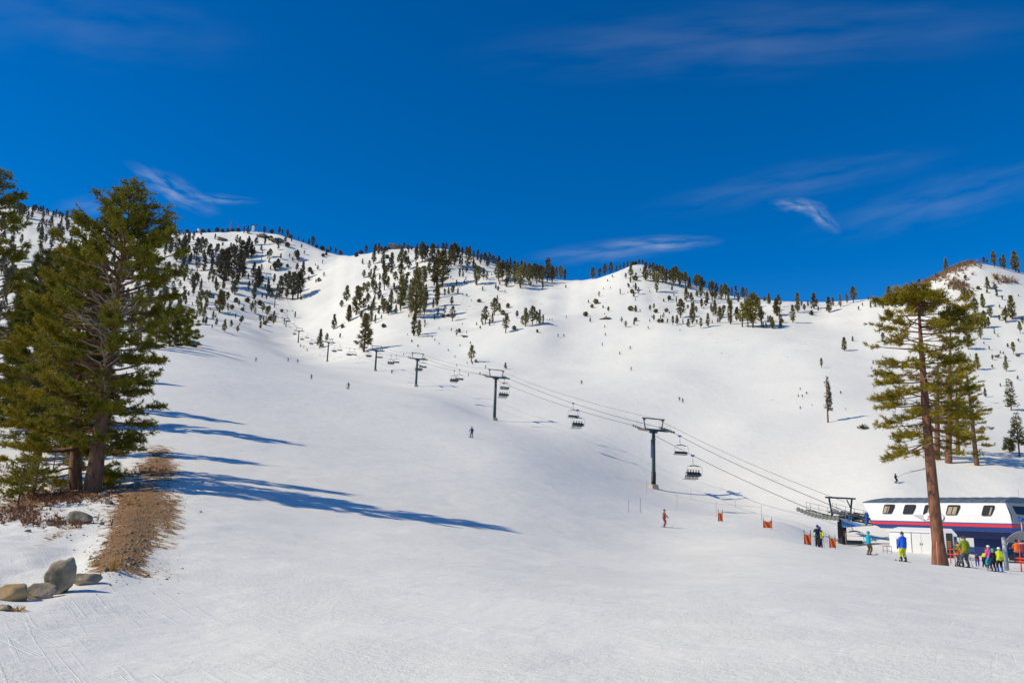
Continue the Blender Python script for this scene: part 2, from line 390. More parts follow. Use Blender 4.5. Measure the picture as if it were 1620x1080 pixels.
    bp = N('ShaderNodeBump', n); bp.inputs['Strength'].default_value = .38; bp.inputs['Distance'].default_value = 1.0
    L(h, bp.inputs['Height']); L(bp.outputs[0], b.inputs['Normal'])
    return m
me = raw_mesh('ground', V, F, terrain_material(), smooth=True)
for nm, arr in (('dirt', dirt), ('scrub', scr)):
    a = me.attributes.new(nm, 'FLOAT', 'POINT')
    a.data.foreach_set('value', np.concatenate([np.zeros(len(back)), arr.ravel()]).astype(np.float32))
tag(link('ground', me), kind='structure')

def hgt(X, Y):
    p, q = pq(np.float64(X), np.float64(Y))
    a = np.clip((p - gp[0]) / (gp[1] - gp[0]), 0, NP_ - 1.001); b = np.clip((q - gq[0]) / (gq[1] - gq[0]), 0, NQ - 1.001)
    i, j = int(b), int(a); fb, fa = b - i, a - j
    return (Z[i, j] * (1 - fa) + Z[i, j + 1] * fa) * (1 - fb) + (Z[i + 1, j] * (1 - fa) + Z[i + 1, j + 1] * fa) * fb
def ground(px, py, ymin=6.0):
    """first point of the terrain seen at a photo position"""
    d = ray(px, py); d = d / d[1]; Y = ymin; best = None
    prev = None
    while Y < 1900:
        P = d * Y; g = P[2] - hgt(P[0], P[1])
        if best is None or g / Y < best[0]: best = (g / Y, Y)
        if g <= 0:
            if prev:
                a, b = prev[0], Y
                for _ in range(12):
                    m_ = (a + b) / 2
                    if (d * m_)[2] - hgt(*(d * m_)[:2]) > 0: a = m_
                    else: b = m_
                Y = b
            P = d * Y; P[2] = hgt(P[0], P[1]); return P
        prev = (Y,); Y *= 1.006
    P = d * best[1]; P[2] = hgt(P[0], P[1]); return P
def onground(X, Y, dz=0): return np.array([X, Y, hgt(X, Y) + dz])


# ------------------------------------------------------------------ trees
BARK = mat('bark', (.16, .085, .05), .9, noise=.6, nscale=5, bump=1.0, bscale=9)
BARK_RED = mat('red_bark', (.205, .095, .055), .9, noise=.65, nscale=5, bump=1.0, bscale=8)
DEADWOOD = mat('dead_wood', (.36, .29, .23), .85, noise=.3, nscale=4)
NEEDLE = mat('needles', (.22, .20, .022), .75, noise=.38, nscale=.9, trans=.12, spec=.12)
NEEDLE_D = mat('dark_needles', (.10, .10, .02), .75, noise=.35, nscale=.9, trans=.2, spec=.12)
FAR_GREEN = mat('mountain_needles', (.20, .165, .075), .85, noise=.3, nscale=6, rand=.35, spec=.1)
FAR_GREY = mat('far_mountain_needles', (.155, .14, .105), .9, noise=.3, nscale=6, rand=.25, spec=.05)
FAR_OLIVE = mat('olive_needles', (.22, .185, .05), .85, noise=.3, nscale=6, rand=.3, spec=.1)
FAR_BARK = mat('mountain_bark', (.13, .08, .05), .9)
DEAD_NEEDLE = mat('dead_needles', (.16, .10, .055), .9, noise=.3)

def unit(v): return v / (np.linalg.norm(v, axis=-1, keepdims=True) + 1e-9)
def blades(C, D, n, length, width, spread, g):
    C = np.repeat(C, n, 0); D = np.repeat(D, n, 0); m = len(C)
    d = unit(D + spread * g.normal(size=(m, 3))); L = np.repeat(np.atleast_1d(length), n) if np.ndim(length) else length
    l = (L * g.uniform(.6, 1.2, m))[:, None]
    s = unit(np.cross(d, g.normal(size=(m, 3)))) * (width * g.uniform(.7, 1.3, m))[:, None]
    P = np.stack([C - s, C + s, C + d * l + s * .3, C + d * l - s * .3], 1).reshape(-1, 3)
    return P, np.arange(m * 4).reshape(-1, 4)

def crown_points(kind, g):
    """centres and directions of needle clumps in a tree of height 1"""
    C = []; D = []
    prm = {'round': (.16, .20, .55, 150), 'cone': (.10, .155, .25, 150), 'slim': (.08, .10, .4, 110), 'tall': (.26, .15, .5, 130),
           'sparse': (.22, .17, .5, 85), 'bush': (.0, .42, .45, 110), 'flat': (.35, .2, .7, 100)}[kind]
    z0, R, zm, n = prm
    lob = [(g.uniform(0, 6.28), g.uniform(z0, 1), g.uniform(.55, 1.25)) for _ in range(9)]
    for i in range(n):
        t = g.random() ** .85; z = z0 + (1 - z0) * t
        a = g.uniform(0, 6.283)
        tm = max((zm - z0) / (1 - z0), .05)
        pr = (t / tm) ** .5 if t < tm else ((1 - t) / (1 - tm)) ** (.8 if kind in ('cone', 'slim') else .62)
        k = 1
        for la, lz, lk in lob:
            wgt = math.exp(-(1 - math.cos(a - la)) * 2.0 - ((z - lz) / .12) ** 2); k += (lk - 1) * wgt * 1.6
        layer = .82 + .18 * math.sin(z * 46 + a)
        r = R * pr * k * layer * (g.random() ** .4)
        C.append((r * math.cos(a), r * math.sin(a), z * .975)); D.append((math.cos(a), math.sin(a), .35 + (t * 1.2)))
    return np.array(C), np.array(D), z0
def far_tree_mesh(kind, seed, fol, bark, name):
    g = np.random.default_rng(seed); C, D, z0 = crown_points(kind, g)
    b = .0 if kind == 'bush' else .0
    P, F_ = blades(C, unit(D), 8, .075 if kind != 'bush' else .2, .0125 if kind != 'bush' else .03, .75, g)
    crown = raw_mesh('crown', P, F_, fol)
    lean = g.uniform(-.02, .02)
    t = MB(); t.tube([(0, 0, -.05), (0, 0, .3), (lean, 0, .9)], [.022, .017, .004], 6, cap=False)
    for k in range(6):
        z = g.uniform(.2, .8); a = g.uniform(0, 6.28); r = .13
        t.tube([(0, 0, z), (r * math.cos(a), r * math.sin(a), z + .03)], [.006, .002], 4, cap=False)
    trunk = t.mesh('trunk', bark)
    # joined version for trees too small to show parts
    tv = np.array([v.co[:] for v in trunk.vertices]); tf = [tuple(p.vertices) for p in trunk.polygons]
    jm = bpy.data.meshes.new(name); jm.from_pydata(np.concatenate([P, tv]).tolist(), [], F_.tolist() + [tuple(i + len(P) for i in f) for f in tf])
    jm.materials.append(fol); jm.materials.append(bark)
    jm.polygons.foreach_set('material_index', np.array([0] * len(F_) + [1] * len(tf), np.int32)); jm.update()
    return crown, trunk, jm
KINDS = ['round', 'cone', 'slim', 'tall', 'sparse', 'bush', 'flat']
PROTO = {}
def proto(kind, fol, seed):
    k = (kind, fol.name, seed)
    if k not in PROTO: PROTO[k] = far_tree_mesh(kind, 100 + seed * 13 + KINDS.index(kind), fol, FAR_BARK, 'pine_tree')
    return PROTO[k]

TREES = []   # (px, py, h_px, region)
def reg(ox, oy, sc, txt, name):
    for tok in txt.split():
        x, y, h = map(float, tok.split(',')); TREES.append((ox + x / sc, oy + y / sc, h / sc, name))
reg(270, 340, 4.5, """45,300,130 95,260,110 125,220,70 180,330,160 215,270,110 245,250,80 275,300,90 292,320,70 320,290,80 235,400,110 190,400,90 350,400,150 372,520,260 392,470,110 330,380,90
450,310,90 500,340,150 545,300,130 572,270,80 482,480,220 512,430,140 530,330,100 440,290,80 470,380,100 588,440,100 618,520,130 590,600,110 628,520,110 775,590,145 832,560,150 823,600,70 868,600,180 905,590,170 935,460,120 895,400,50 922,575,50
165,545,130 160,575,60 65,520,50 125,580,35 455,570,90 438,560,60 190,670,110 215,640,100 247,620,80 208,720,90 235,732,80 255,660,60 345,695,150 372,640,90 402,612,60 350,600,60
300,742,55 325,785,50 250,780,55 380,830,80 475,835,45 280,590,30 435,672,30 460,735,35 485,652,45 510,682,20 545,622,30 465,622,30 575,690,60 600,705,45 655,695,65 685,716,60 632,642,30 650,590,30 660,755,30 690,762,30 730,775,85 705,752,30 638,810,50 672,782,25
885,730,40 790,692,20 830,692,15 905,330,70 868,330,30 690,282,20 740,370,25 700,342,30 765,342,25 830,372,20 990,405,30 1045,395,35 1030,362,15 1055,475,25 1005,422,20 1085,297,20 1107,287,20 490,205,50 315,175,40 330,120,30 215,155,40
670,215,70 760,215,50 815,205,50 710,182,30 830,228,30 860,190,30 30,440,60 90,460,60 20,600,80 60,650,70 105,640,60 85,380,70 140,350,80 300,480,90 270,480,70 410,290,60 30,230,90 160,180,60""", 'left')
reg(270, 340, 4.5, """520,130,50 548,135,55 665,130,45 770,145,60 795,135,45 830,150,55 720,122,30 855,152,25 910,162,35 945,165,28 985,177,40 1010,215,70 1040,195,25 1080,207,28 1112,218,28 1140,227,45 1175,247,45 1210,262,32 1120,240,20 480,118,25 440,118,22 405,118,25 370,118,22 320,120,28 270,122,25 230,122,25 190,120,20 120,115,25 60,115,30 20,120,25""", 'left_crest')
reg(270, 340, 4.5, "1265,760,110 1160,815,100 1220,805,25 1250,615,105 1215,660,50 1060,950,125 1110,900,55 1205,880,35 1355,735,50", 'mid')
reg(560, 360, 4.5, """265,300,115 240,320,60 335,250,110 362,260,90 385,255,50 140,260,90 60,262,40 235,220,25 330,350,90 215,445,145 240,430,80 150,500,100 135,440,110 95,470,80 440,260,120 485,245,130 505,250,110 447,330,80 445,460,140 495,430,150 555,250,130 595,250,90
628,420,245 570,412,170 600,300,60 640,290,60 690,280,150 715,270,150 755,270,70 752,352,60 330,578,220 345,540,120 262,540,90 212,612,100 235,615,80 135,592,80 50,652,55 15,620,190 65,575,70 40,530,100
435,640,320 405,622,120 468,600,160 500,622,120 425,770,150 460,778,110 590,562,145 695,552,55 700,667,100 572,657,40 635,642,20 670,636,20 120,672,80 150,682,60 210,712,25 195,657,35 730,772,45 750,747,25 810,305,150 850,290,60 875,412,130 920,372,80
945,376,60 1030,382,130 1055,372,120 1085,422,60 1100,382,110 1145,400,130 1185,432,150 1245,402,140 1300,400,130 1340,392,90 1375,392,130 1410,392,110 1270,372,90 1215,340,80 915,450,30 890,532,22 1020,512,30 835,525,15 965,700,50 910,687,50 935,687,120 1000,625,115 1035,602,60 1060,622,30 985,682,70 1080,750,130 1095,572,30 1160,645,50
1220,702,120 1195,692,60 1270,692,125 1320,692,100 1300,682,80 1345,682,60 1140,727,25 1305,747,20 835,957,110 868,960,20 805,970,15 1078,1006,42 385,345,25 405,390,20 775,352,40 525,467,20 690,412,20 770,270,50 300,470,50 270,330,50 390,300,60""", 'mid')
reg(560, 360, 4.5, """70,885,250""", 'lone_big')
reg(560, 360, 4.5, """15,210,30 48,190,25 85,188,60 145,185,58 195,180,45 225,168,30 255,155,28 290,150,30 320,152,35 355,155,45 385,155,30 410,165,35 445,205,85 485,200,95 470,190,70 520,190,60 560,190,75 595,185,65 632,170,60 655,165,55 690,180,45 712,190,85 740,200,60 770,205,65 800,215,75 822,220,85 850,225,60 880,235,75 905,245,60 930,250,70 960,260,85 990,270,70
1010,280,60 1030,285,80 1060,290,60 1090,300,70 1112,300,85 1140,310,70 1165,320,70 1190,330,95 1215,335,90 1250,340,80 1285,345,85 1315,352,80 1350,355,80 1380,360,140 1410,365,90 1440,365,85 1470,368,98 1502,366,75 1235,350,70 1330,360,85 950,280,70 900,262,70 1075,310,60 1150,340,70""", 'mid_crest')
reg(900, 390, 4.5, """170,232,80 218,218,65 255,202,82 300,192,78 340,172,45 365,160,40 390,150,45 418,130,42 440,215,90 405,230,40 470,242,30 475,312,50 365,342,40 495,342,50 450,332,25 545,242,120 580,230,100 610,252,110 625,327,130 640,250,90 665,262,120 690,262,80 745,282,130 760,250,105 720,262,90 790,275,95 830,275,90 855,302,70 910,292,90 950,302,80 935,322,60 965,292,50""", 'knoll')
reg(900, 390, 4.5, "450,120,25 475,118,25 500,125,35 525,135,40 550,150,40 575,160,40 600,170,55 625,180,50 645,190,55 670,205,60 695,215,55 720,228,45 750,235,85 780,248,60 805,255,65 830,258,75 860,270,55 900,275,70 925,275,75 945,282,50 1000,300,50 1025,310,60 1050,320,60 1085,330,60 1110,335,75 1135,345,50 1160,352,60 1190,360,82 1240,372,78 1265,368,70 1300,370,40 1335,387,40 1395,388,28", 'knoll_crest')
reg(900, 390, 4.5, """835,392,100 870,402,70 940,362,70 945,442,65 985,402,80 1020,392,140 1040,382,60 1085,380,100 1115,372,100 1135,402,70 795,507,125 740,562,65 770,552,60 880,552,140 850,572,55 940,582,70 990,572,90 1040,490,100 1075,542,110 1150,552,160 1195,535,80 1235,572,160 1275,573,170 1310,577,225 1330,485,80 1370,532,100 1450,582,75 1510,577,45 1485,492,100 1425,412,75 1495,392,50
1515,542,25 1385,580,40 1405,582,35 120,497,30 190,407,30 165,437,25 475,467,45 440,457,30 605,447,40 578,457,40 620,472,25 405,577,45 475,532,25 605,532,45 575,537,20 640,542,25 665,542,25 565,587,18 695,467,25 715,482,20 715,377,25 255,487,15 245,307,15 295,300,12 790,602,15 812,552,35 960,447,20 700,547,20""", 'shelf')
reg(1200, 380, 3.857, """65,392,60 15,500,90 110,462,100 120,382,45 210,502,100 240,442,115 340,418,90 325,457,25 280,432,40 430,442,90 455,402,50 500,407,70 540,387,55 580,380,90 670,365,25 705,402,50 740,407,45 800,392,105 685,412,35 845,337,20 85,540,65 130,532,35 20,537,40 45,532,30""", 'saddle')
reg(1200, 380, 3.857, """525,674,75 575,618,30 385,779,55""", 'lone')
reg(1200, 380, 3.857, """760,612,45 700,757,25 1325,457,100 1370,412,80 1262,402,90 1280,372,60 1415,472,65 1380,537,100 1405,532,60 1455,345,45 1398,297,70 1395,322,25 1445,310,40 1508,502,80 1550,482,135 1597,570,70 1355,602,60 1280,667,100 1558,697,70 1337,790,90 1511,800,60 1385,957,50 1515,262,25 1612,512,40 1240,330,30 1300,330,20 1340,300,18 1220,490,90 1190,520,70 1250,545,60 1160,300,25""", 'right_hill')
reg(1200, 380, 3.857, """1082,215,30 980,267,42 890,285,35 1145,182,90 1375,142,42 1350,130,25 1440,165,95 1500,178,88 1570,193,120 1590,202,25 1395,140,30 1480,170,60""", 'right_crest')
# the wooded flank at the far left, behind the large pines
g = np.random.default_rng(11)
LEFTW = []
for i in range(330):
    x = g.uniform(-20, 300); y = g.uniform(340, 545)
    if y < np.interp(x, [0, 60, 140, 300], [330, 338, 358, 378]): continue
    LEFTW.append((x, y, g.uniform(9, 22) * (1 + (y - 340) / 330), 'flank'))
for i in range(34):
    x = g.uniform(0, 145); LEFTW.append((x, np.interp(x, [0, 60, 140], [326, 334, 354]) + 2, g.uniform(5, 12), 'flank'))

EXTRA = []
for (x0, x1, y0, y1, n, h0, h1) in [(285,480,385,480,110,5,16),(300,440,470,520,35,4,10),(470,560,385,470,20,3,8),(575,720,400,500,110,5,17),(720,900,410,470,50,4,11),(640,800,500,545,20,3,6),(930,1120,425,520,45,3,9),(1080,1240,465,512,45,5,15),(1250,1400,478,492,12,4,9),
                               (1440,1620,440,620,60,3,9),(1250,1340,600,650,10,3,5),(600,780,540,600,14,3,5)]:
    for i in range(n):
        EXTRA.append((g.uniform(x0, x1), g.uniform(y0, y1), g.uniform(h0, h1), 'extra'))
EXTRA = [e for e in EXTRA if e[1] > np.interp(e[0], [c[0] for c in SKY], [c[1] for c in SKY]) + 3 and not (470 < e[0] < 555 and e[1] > np.interp(e[0], [470, 555], [475, 400]) and e[0] > 490)]
TXT = {
 'left': ('pine on the steep wooded slope below the left summit', 'pines on the slope below the left summit', 'in the mottled snow left of the open run'),
 'left_crest': ('pine on the skyline of the left summit ridge', 'trees along the left summit skyline', 'against the sky'),
 'mid': ('pine on the snowy slope under the middle ridge', 'pines on the slope under the middle ridge', 'above the chairlift'),
 'mid_crest': ('pine in the dense belt along the middle ridge crest', 'trees along the middle ridge crest', 'against the sky'),
 'knoll': ('pine on the side of the pointed knoll right of the pass', 'pines on the knoll', 'beside the open bowl'),
 'knoll_crest': ('pine on the skyline running down right from the knoll', 'trees along the knoll skyline', 'against the sky'),
 'shelf': ('pine on the snow shelf below the knoll', 'trees on the shelf below the knoll', 'above the smooth bowl'),
 'saddle': ('pine along the low ridge left of the right-hand hill', 'trees along the low saddle ridge', 'over the bowl'),
 'right_hill': ('young pine on the open flank of the right-hand hill', 'young pines on the right-hand hill', 'with a short shadow'),
 'right_crest': ('tree on the top edge of the right-hand hill', 'trees on top of the right-hand hill', 'against the sky'),
 'lone': ('small lone pine on the smooth snow left of the right-hand hill', 'lone pines in the bowl', ''),
}
SPECIAL = {(575.6, 556.7): ('large dark pine standing alone beside the chairlift, biggest on the middle slope', None),
 (505.6, 551): ('sparse double-stemmed pine at the foot of the slope just left of the big lone pine', None),
 (745.6, 572.7): ('slim dark pine alone on open snow above the middle lift tower', None),
 (799.6, 583.6): ('small cone-shaped fir on the snow right behind the crossarm of a lift tower', None),
 (1336, 554.7): ('round-topped lone pine with a dark shadow at the left of the right-hand hill', None),
 (1299.8, 582): ('little lone pine with a bare stem left above the leaning slender snag', None),
 (1349, 540.2): ('tiny dark fir standing alone on the slope left of the large right pine', None),
 (1496.9, 427.2): ('broad dark pine on the skyline above the brown brush of the right-hand hill', None),
 (1573.4, 422.8): ('grey half-dead snag on top of the right-hand hill, left of the dark pine pair', None),
 (1607, 430): ('crooked grey snag with a dark lower crown on the far right skyline', None),
 (527.8, 521.1): ('small layered pine with a bare trunk on open snow above the lift chairs', None)}
ALL = sorted(TREES, key=lambda t: -t[2])
shr = [t for t in ALL if t[2] < 7.2]; big = [t for t in ALL if t[2] >= 7.2]
indiv = big[:290]; rest = big[290:]
LASTKIND = ['']
def place_tree(px, py, hp, region, as_shrub=False):
    P = ground(px, py, 110); g_ = np.random.default_rng(int(px * 31 + py * 17))
    scale = hp * math.hypot(P[1], P[2]) / FPX / math.cos(math.atan2(P[2], P[1])) * 1.0
    scale = hp / FPX * P[1] * 1.14
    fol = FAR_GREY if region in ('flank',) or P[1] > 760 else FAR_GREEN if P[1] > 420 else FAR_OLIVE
    if as_shrub: kind = 'bush' if hp < 5.6 or g_.random() < .5 else 'cone'
    else: kind = g_.choice(['round', 'round', 'cone', 'tall', 'slim', 'sparse', 'cone'] if region != 'right_hill' else ['round', 'round', 'cone', 'tall'])
    if hp > 38: kind = g_.choice(['cone', 'round'])
    LASTKIND[0] = kind; seed = int(g_.integers(0, 4)); cr, tr, jm = proto(kind, fol, seed)
    wx = g_.uniform(1.05, 1.6) * (1.12 if hp < 14 else 1); rz = g_.uniform(0, 6.28)
    sc = (scale * wx, scale * wx, scale)
    return P, sc, rz, cr, tr, jm
PLACES = [(290,370,'at the left end of the left summit skyline'),(340,365,'on the left summit skyline'),(390,362,'beside the summit lift station'),(440,370,'on the skyline right of the summit lift station'),(500,382,'on the skyline falling right from the left summit'),
 (290,410,'high on the wooded slope behind the big left pines'),(350,420,'in the upper wood below the left summit'),(400,430,'in the wood left of the upper lift line'),(290,450,'on the mid slope just right of the big left pines'),(345,455,'in the middle of the wooded slope below the left summit'),
 (385,395,'just below the summit ridge left of the upper lift'),(440,400,'under the rocks right of the summit station'),(460,465,'in the group between the upper lift line and the open run'),(490,430,'on the upper open run'),(320,495,'in the lowest wood right of the big left pines'),
 (370,500,'at the foot of the wooded slope below the left summit'),(420,500,'beside the upper lift towers'),(300,510,'near the dark copse at the foot of the left slope'),(470,500,'at the lower edge of the trees by the lift'),(510,545,'behind the small lift towers'),(550,500,'on the slope right of the open run'),
 (570,470,'at the left edge of the middle wood'),(570,400,'at the left end of the middle ridge crest'),(620,392,'on the rocky top of the middle ridge'),(670,390,'on the middle ridge crest left of its highest trees'),(720,395,'on the highest part of the middle ridge'),(770,410,'on the middle ridge where it starts to fall right'),(820,435,'on the falling middle ridge'),(870,442,'at the right end of the middle ridge by the pass'),
 (600,430,'high on the slope under the left of the middle ridge'),(650,430,'high on the slope under the middle ridge'),(700,430,'just under the middle ridge belt'),(590,480,'in the wood above the big lone pine'),(635,470,'in the centre of the middle slope'),(655,500,'in the tall column of pines above the lift'),(690,480,'right of the tall pine column'),(600,540,'beside the big lone pine'),
 (720,500,'alone on open snow above the lift'),(775,500,'in the small clump on the open middle slope'),(800,515,'just below the small middle clump'),(840,505,'on the little brow beside the open bowl'),(745,575,'above the middle lift tower'),(800,590,'right behind a lift tower crossarm'),(780,455,'on the upper slope below the right of the middle ridge'),
 (945,435,'at the left foot of the knoll'),(980,425,'on the left shoulder of the knoll'),(1010,415,'on top of the knoll'),(1040,435,'on the right shoulder of the knoll'),(1075,450,'in the thick belt right of the knoll top'),(1110,462,'on the skyline right of the knoll'),(1150,468,'on the skyline midway from knoll to saddle'),(1190,475,'on the skyline left of the saddle'),
 (940,490,'on the smooth snow below the pass'),(1010,485,'on the open face of the knoll'),(1035,505,'on the ledge under the knoll'),(1080,500,'at the left end of the tree shelf'),(1110,510,'in the middle of the tree shelf'),(1150,510,'right of centre on the tree shelf'),(1185,515,'in the biggest clump of the tree shelf'),(1225,515,'at the right end of the tree shelf'),
 (1225,480,'on the saddle left of the round bushes'),(1260,500,'on the saddle above the bowl'),(1290,485,'in the middle of the low saddle ridge'),(1330,480,'on the saddle skyline'),(1385,480,'where the saddle meets the right-hand hill'),(1300,580,'on the smooth bowl left of the right-hand hill'),(1340,550,'in the bowl below the saddle'),
 (1420,460,'low on the left skyline of the right-hand hill'),(1480,430,'on the left edge of the right-hand hill top'),(1560,420,'on top of the right-hand hill'),(1600,425,'at the far right of the hill top'),(1390,540,'left of the large right pine'),(1560,460,'high on the right-hand hill'),(1540,485,'on the upper flank of the right-hand hill'),
 (1530,545,'on the mid flank of the right-hand hill'),(1595,510,'at the right edge of the mid flank'),(1550,580,'on the lower flank right of the large right pine'),(1600,560,'at the right edge of the lower flank'),(1600,640,'at the foot of the right-hand hill'),(1530,490,'behind the top of the large right pine')]
FORM = {'round': 'round-crowned', 'cone': 'cone-shaped', 'slim': 'slim', 'tall': 'bare-stemmed', 'sparse': 'thin-crowned', 'bush': 'bushy', 'flat': 'flat-topped'}
def finish_labels(items):
    """items: (object, px, py, words, place); where look and place agree, say the order from the left"""
    from collections import defaultdict
    d = defaultdict(list)
    for it in items: d[(it[3], it[4])].append(it)
    O = ['leftmost', 'second from left', 'third from left', 'fourth from left', 'fifth from left', 'sixth from left', 'seventh from left', 'eighth from left', 'ninth from left']
    for (wd, pl), L in d.items():
        L.sort(key=lambda t: t[1])
        for i, it in enumerate(L):
            ex = '' if len(L) == 1 else (', ' + ('rightmost' if i == len(L) - 1 else O[min(i, 8)]))
            if len(L) == 2: ex = ', left one' if i == 0 else ', right one'
            it[0]['label'] = f'{wd} {pl}{ex}'
            if len(it[0]['label'].split()) > 16: it[0]['label'] = it[0]['label'].replace(' the ', ' ')
items = []
for (px, py, hp, region) in indiv + shr[:95]:
    small = hp < 7.2
    P, sc, rz, cr, tr, jm = place_tree(px, py, hp, region, small); kd = LASTKIND[0]
    if hp >= 16:
        o = empty('pine_tree', P, rz); o.scale = sc
        link('crown', cr, o); link('trunk', tr, o)
    else:
        o = link('seedling_tree' if small else 'pine_tree', jm, None, P); o.rotation_euler.z = rz; o.scale = sc
    sp = [v for k, v in SPECIAL.items() if abs(k[0] - px) < 1.2 and abs(k[1] - py) < 1.6]
    tag(o, 'x', 'tree', 'tiny seedling trees dotting the snow' if small else TXT[region][1] if region in TXT else None)
    if sp: o['label'] = sp[0][0]
    elif region == 'lone_big': o['label'] = 'large dark pine standing alone beside the chairlift, biggest on the middle slope'
    else:
        pl = min(PLACES, key=lambda q: (q[0] - px) ** 2 + ((q[1] - py) * 1.5) ** 2)[2]
        size = 'tall' if hp > 24 else 'mid-sized' if hp > 13 else 'small' if not small else 'tiny'
        items.append((o, px, py, f'{size} {FORM[kd]} pine', pl))
finish_labels(items)
def merged(name, lst, label, cat, shrub=False):
    VV = []; FF = []; MI = []; off = 0
    for (px, py, hp, region) in lst:
        P, sc, rz, cr, tr, jm = place_tree(px, py, hp, region, shrub)
        v = np.empty(len(jm.vertices) * 3, np.float32); jm.vertices.foreach_get('co', v); v = v.reshape(-1, 3)
        n4 = [tuple(p.vertices) for p in jm.polygons if len(p.vertices) == 4]; mi = [p.material_index for p in jm.polygons if len(p.vertices) == 4]
        c, s_ = math.cos(rz), math.sin(rz); v = v * np.array(sc); v = np.stack([v[:, 0] * c - v[:, 1] * s_, v[:, 0] * s_ + v[:, 1] * c, v[:, 2]], -1) + P
        VV.append(v); FF.append(np.array(n4) + off); MI += mi; off += len(v)
    o = link(name, raw_mesh(name, np.concatenate(VV), np.concatenate(FF), [FAR_GREY, FAR_BARK], MI)); tag(o, label, cat, kind='stuff'); return o
merged('far_forest', LEFTW, 'distant conifer forest on the far left mountain flank behind the large pines', 'forest')
merged('scrub_trees', rest + shr[95:] + EXTRA, 'scattered tiny conifers dotting the snowy mountain', 'young trees')

# ------------------------------------------------------------------ the big pines near the camera
class Tree:
    def __init__(s, seed): s.g = np.random.default_rng(seed); s.C = []; s.D = []; s.w = MB(); s.dead = []
    def limb(s, p0, az, L, up0, curve, r0, dens=1.0, bare=.3, twig=.8, dead=False, gnarl=.06, pad=1.0):
        """a limb from the trunk with twigs carrying needle tufts"""
        g = s.g; n = max(4, int(L / .5) + 2); p = np.array(p0, float); pts_ = [p.copy()]; a = az; el = up0
        for i in range(n):
            st_ = L / n; el2 = el + curve * (i / n); a += g.normal() * gnarl * 2.2; e = el2 + g.normal() * gnarl
            p = p + st_ * np.array([math.cos(a) * math.cos(e), math.sin(a) * math.cos(e), math.sin(e)]); pts_.append(p.copy())
        rr = [r0 * (1 - .85 * i / n) + .006 for i in range(n + 1)]
        if dead: s.dead.append(MB())
        (s.dead[-1] if dead else s.w).tube(pts_, rr, 5, cap=False)
        if dead:
            for k in range(4):
                i = g.integers(1, n); q = pts_[i]; b = a + g.choice([-1, 1]) * g.uniform(.5, 1.1); l = L * g.uniform(.12, .3)
                s.dead[-1].tube([q, q + l * np.array([math.cos(b), math.sin(b), g.uniform(-.2, .5)])], [rr[i] * .6, .005], 4, cap=False)
            return
        nt_ = int(L * 6.5 * dens * min(2.2, max(.15, g.lognormal(0, .55))))
        knots = g.uniform(bare, 1, max(2, int(L * 1.3)))
        for k in range(nt_):
            t = min(.999, max(bare, g.choice(knots) + g.normal() * .05)) if g.random() < .72 else bare + (1 - bare) * g.random() ** .8
            f = t * n; i = min(int(f), n - 1); q = pts_[i] + (pts_[i + 1] - pts_[i]) * (f - i)
            dr = pts_[i + 1] - pts_[i]; aa = math.atan2(dr[1], dr[0]) + g.choice([-1, 1]) * g.uniform(.25, 1.15)
            l = twig * g.uniform(.35, 1.0) * (1.15 - .55 * t) * pad; ee = g.uniform(-.22, .42) if g.random() < .75 else g.uniform(.3, .9)
            dv = np.array([math.cos(aa) * math.cos(ee), math.sin(aa) * math.cos(ee), math.sin(ee)])
            s.w.tube([q, q + dv * l * .8], [.012, .004], 3, cap=False)
            m = max(2, int(l / .13))
            for j in range(m):
                tt = (j + 1) / m; s.C.append(q + dv * l * tt + g.normal(size=3) * .035); s.D.append(dv + np.array([0, 0, .35]) + g.normal(size=3) * .25)
        s.C.append(pts_[-1]); s.D.append(pts_[-1] - pts_[-2])
    def ball(s, c, r, n, flat=.7):
        g = s.g; v = unit(g.normal(size=(n, 3))) * (g.random((n, 1)) ** .4) * r; v[:, 2] *= flat
        for q in v: s.C.append(np.array(c) + q); s.D.append(q / r + np.array([0, 0, .5]))
    def finish(s, label, bark, needle, base, nb=11, length=.2, width=.017, name='pine_tree', extra=None, group=None):
        root = empty(name, base); tag(root, label, 'tree', group)
        P, F_ = blades(np.array(s.C), unit(np.array(s.D)), nb, length, width, .8, s.g)
        link('crown', raw_mesh('crown', P, F_, needle), root)
        s.w.build('trunk', bark, root)
        for d_ in s.dead: d_.build('dead_branch', DEADWOOD, root)
        return root
def trunk_path(base_px, top_px, Y, dYtop=0.0):
    B = ground(*base_px) if Y is None else at(base_px[0], base_px[1], Y)
    B[2] = hgt(B[0], B[1]); Tp = at(top_px[0], top_px[1], B[1] + dYtop); return B, Tp - B

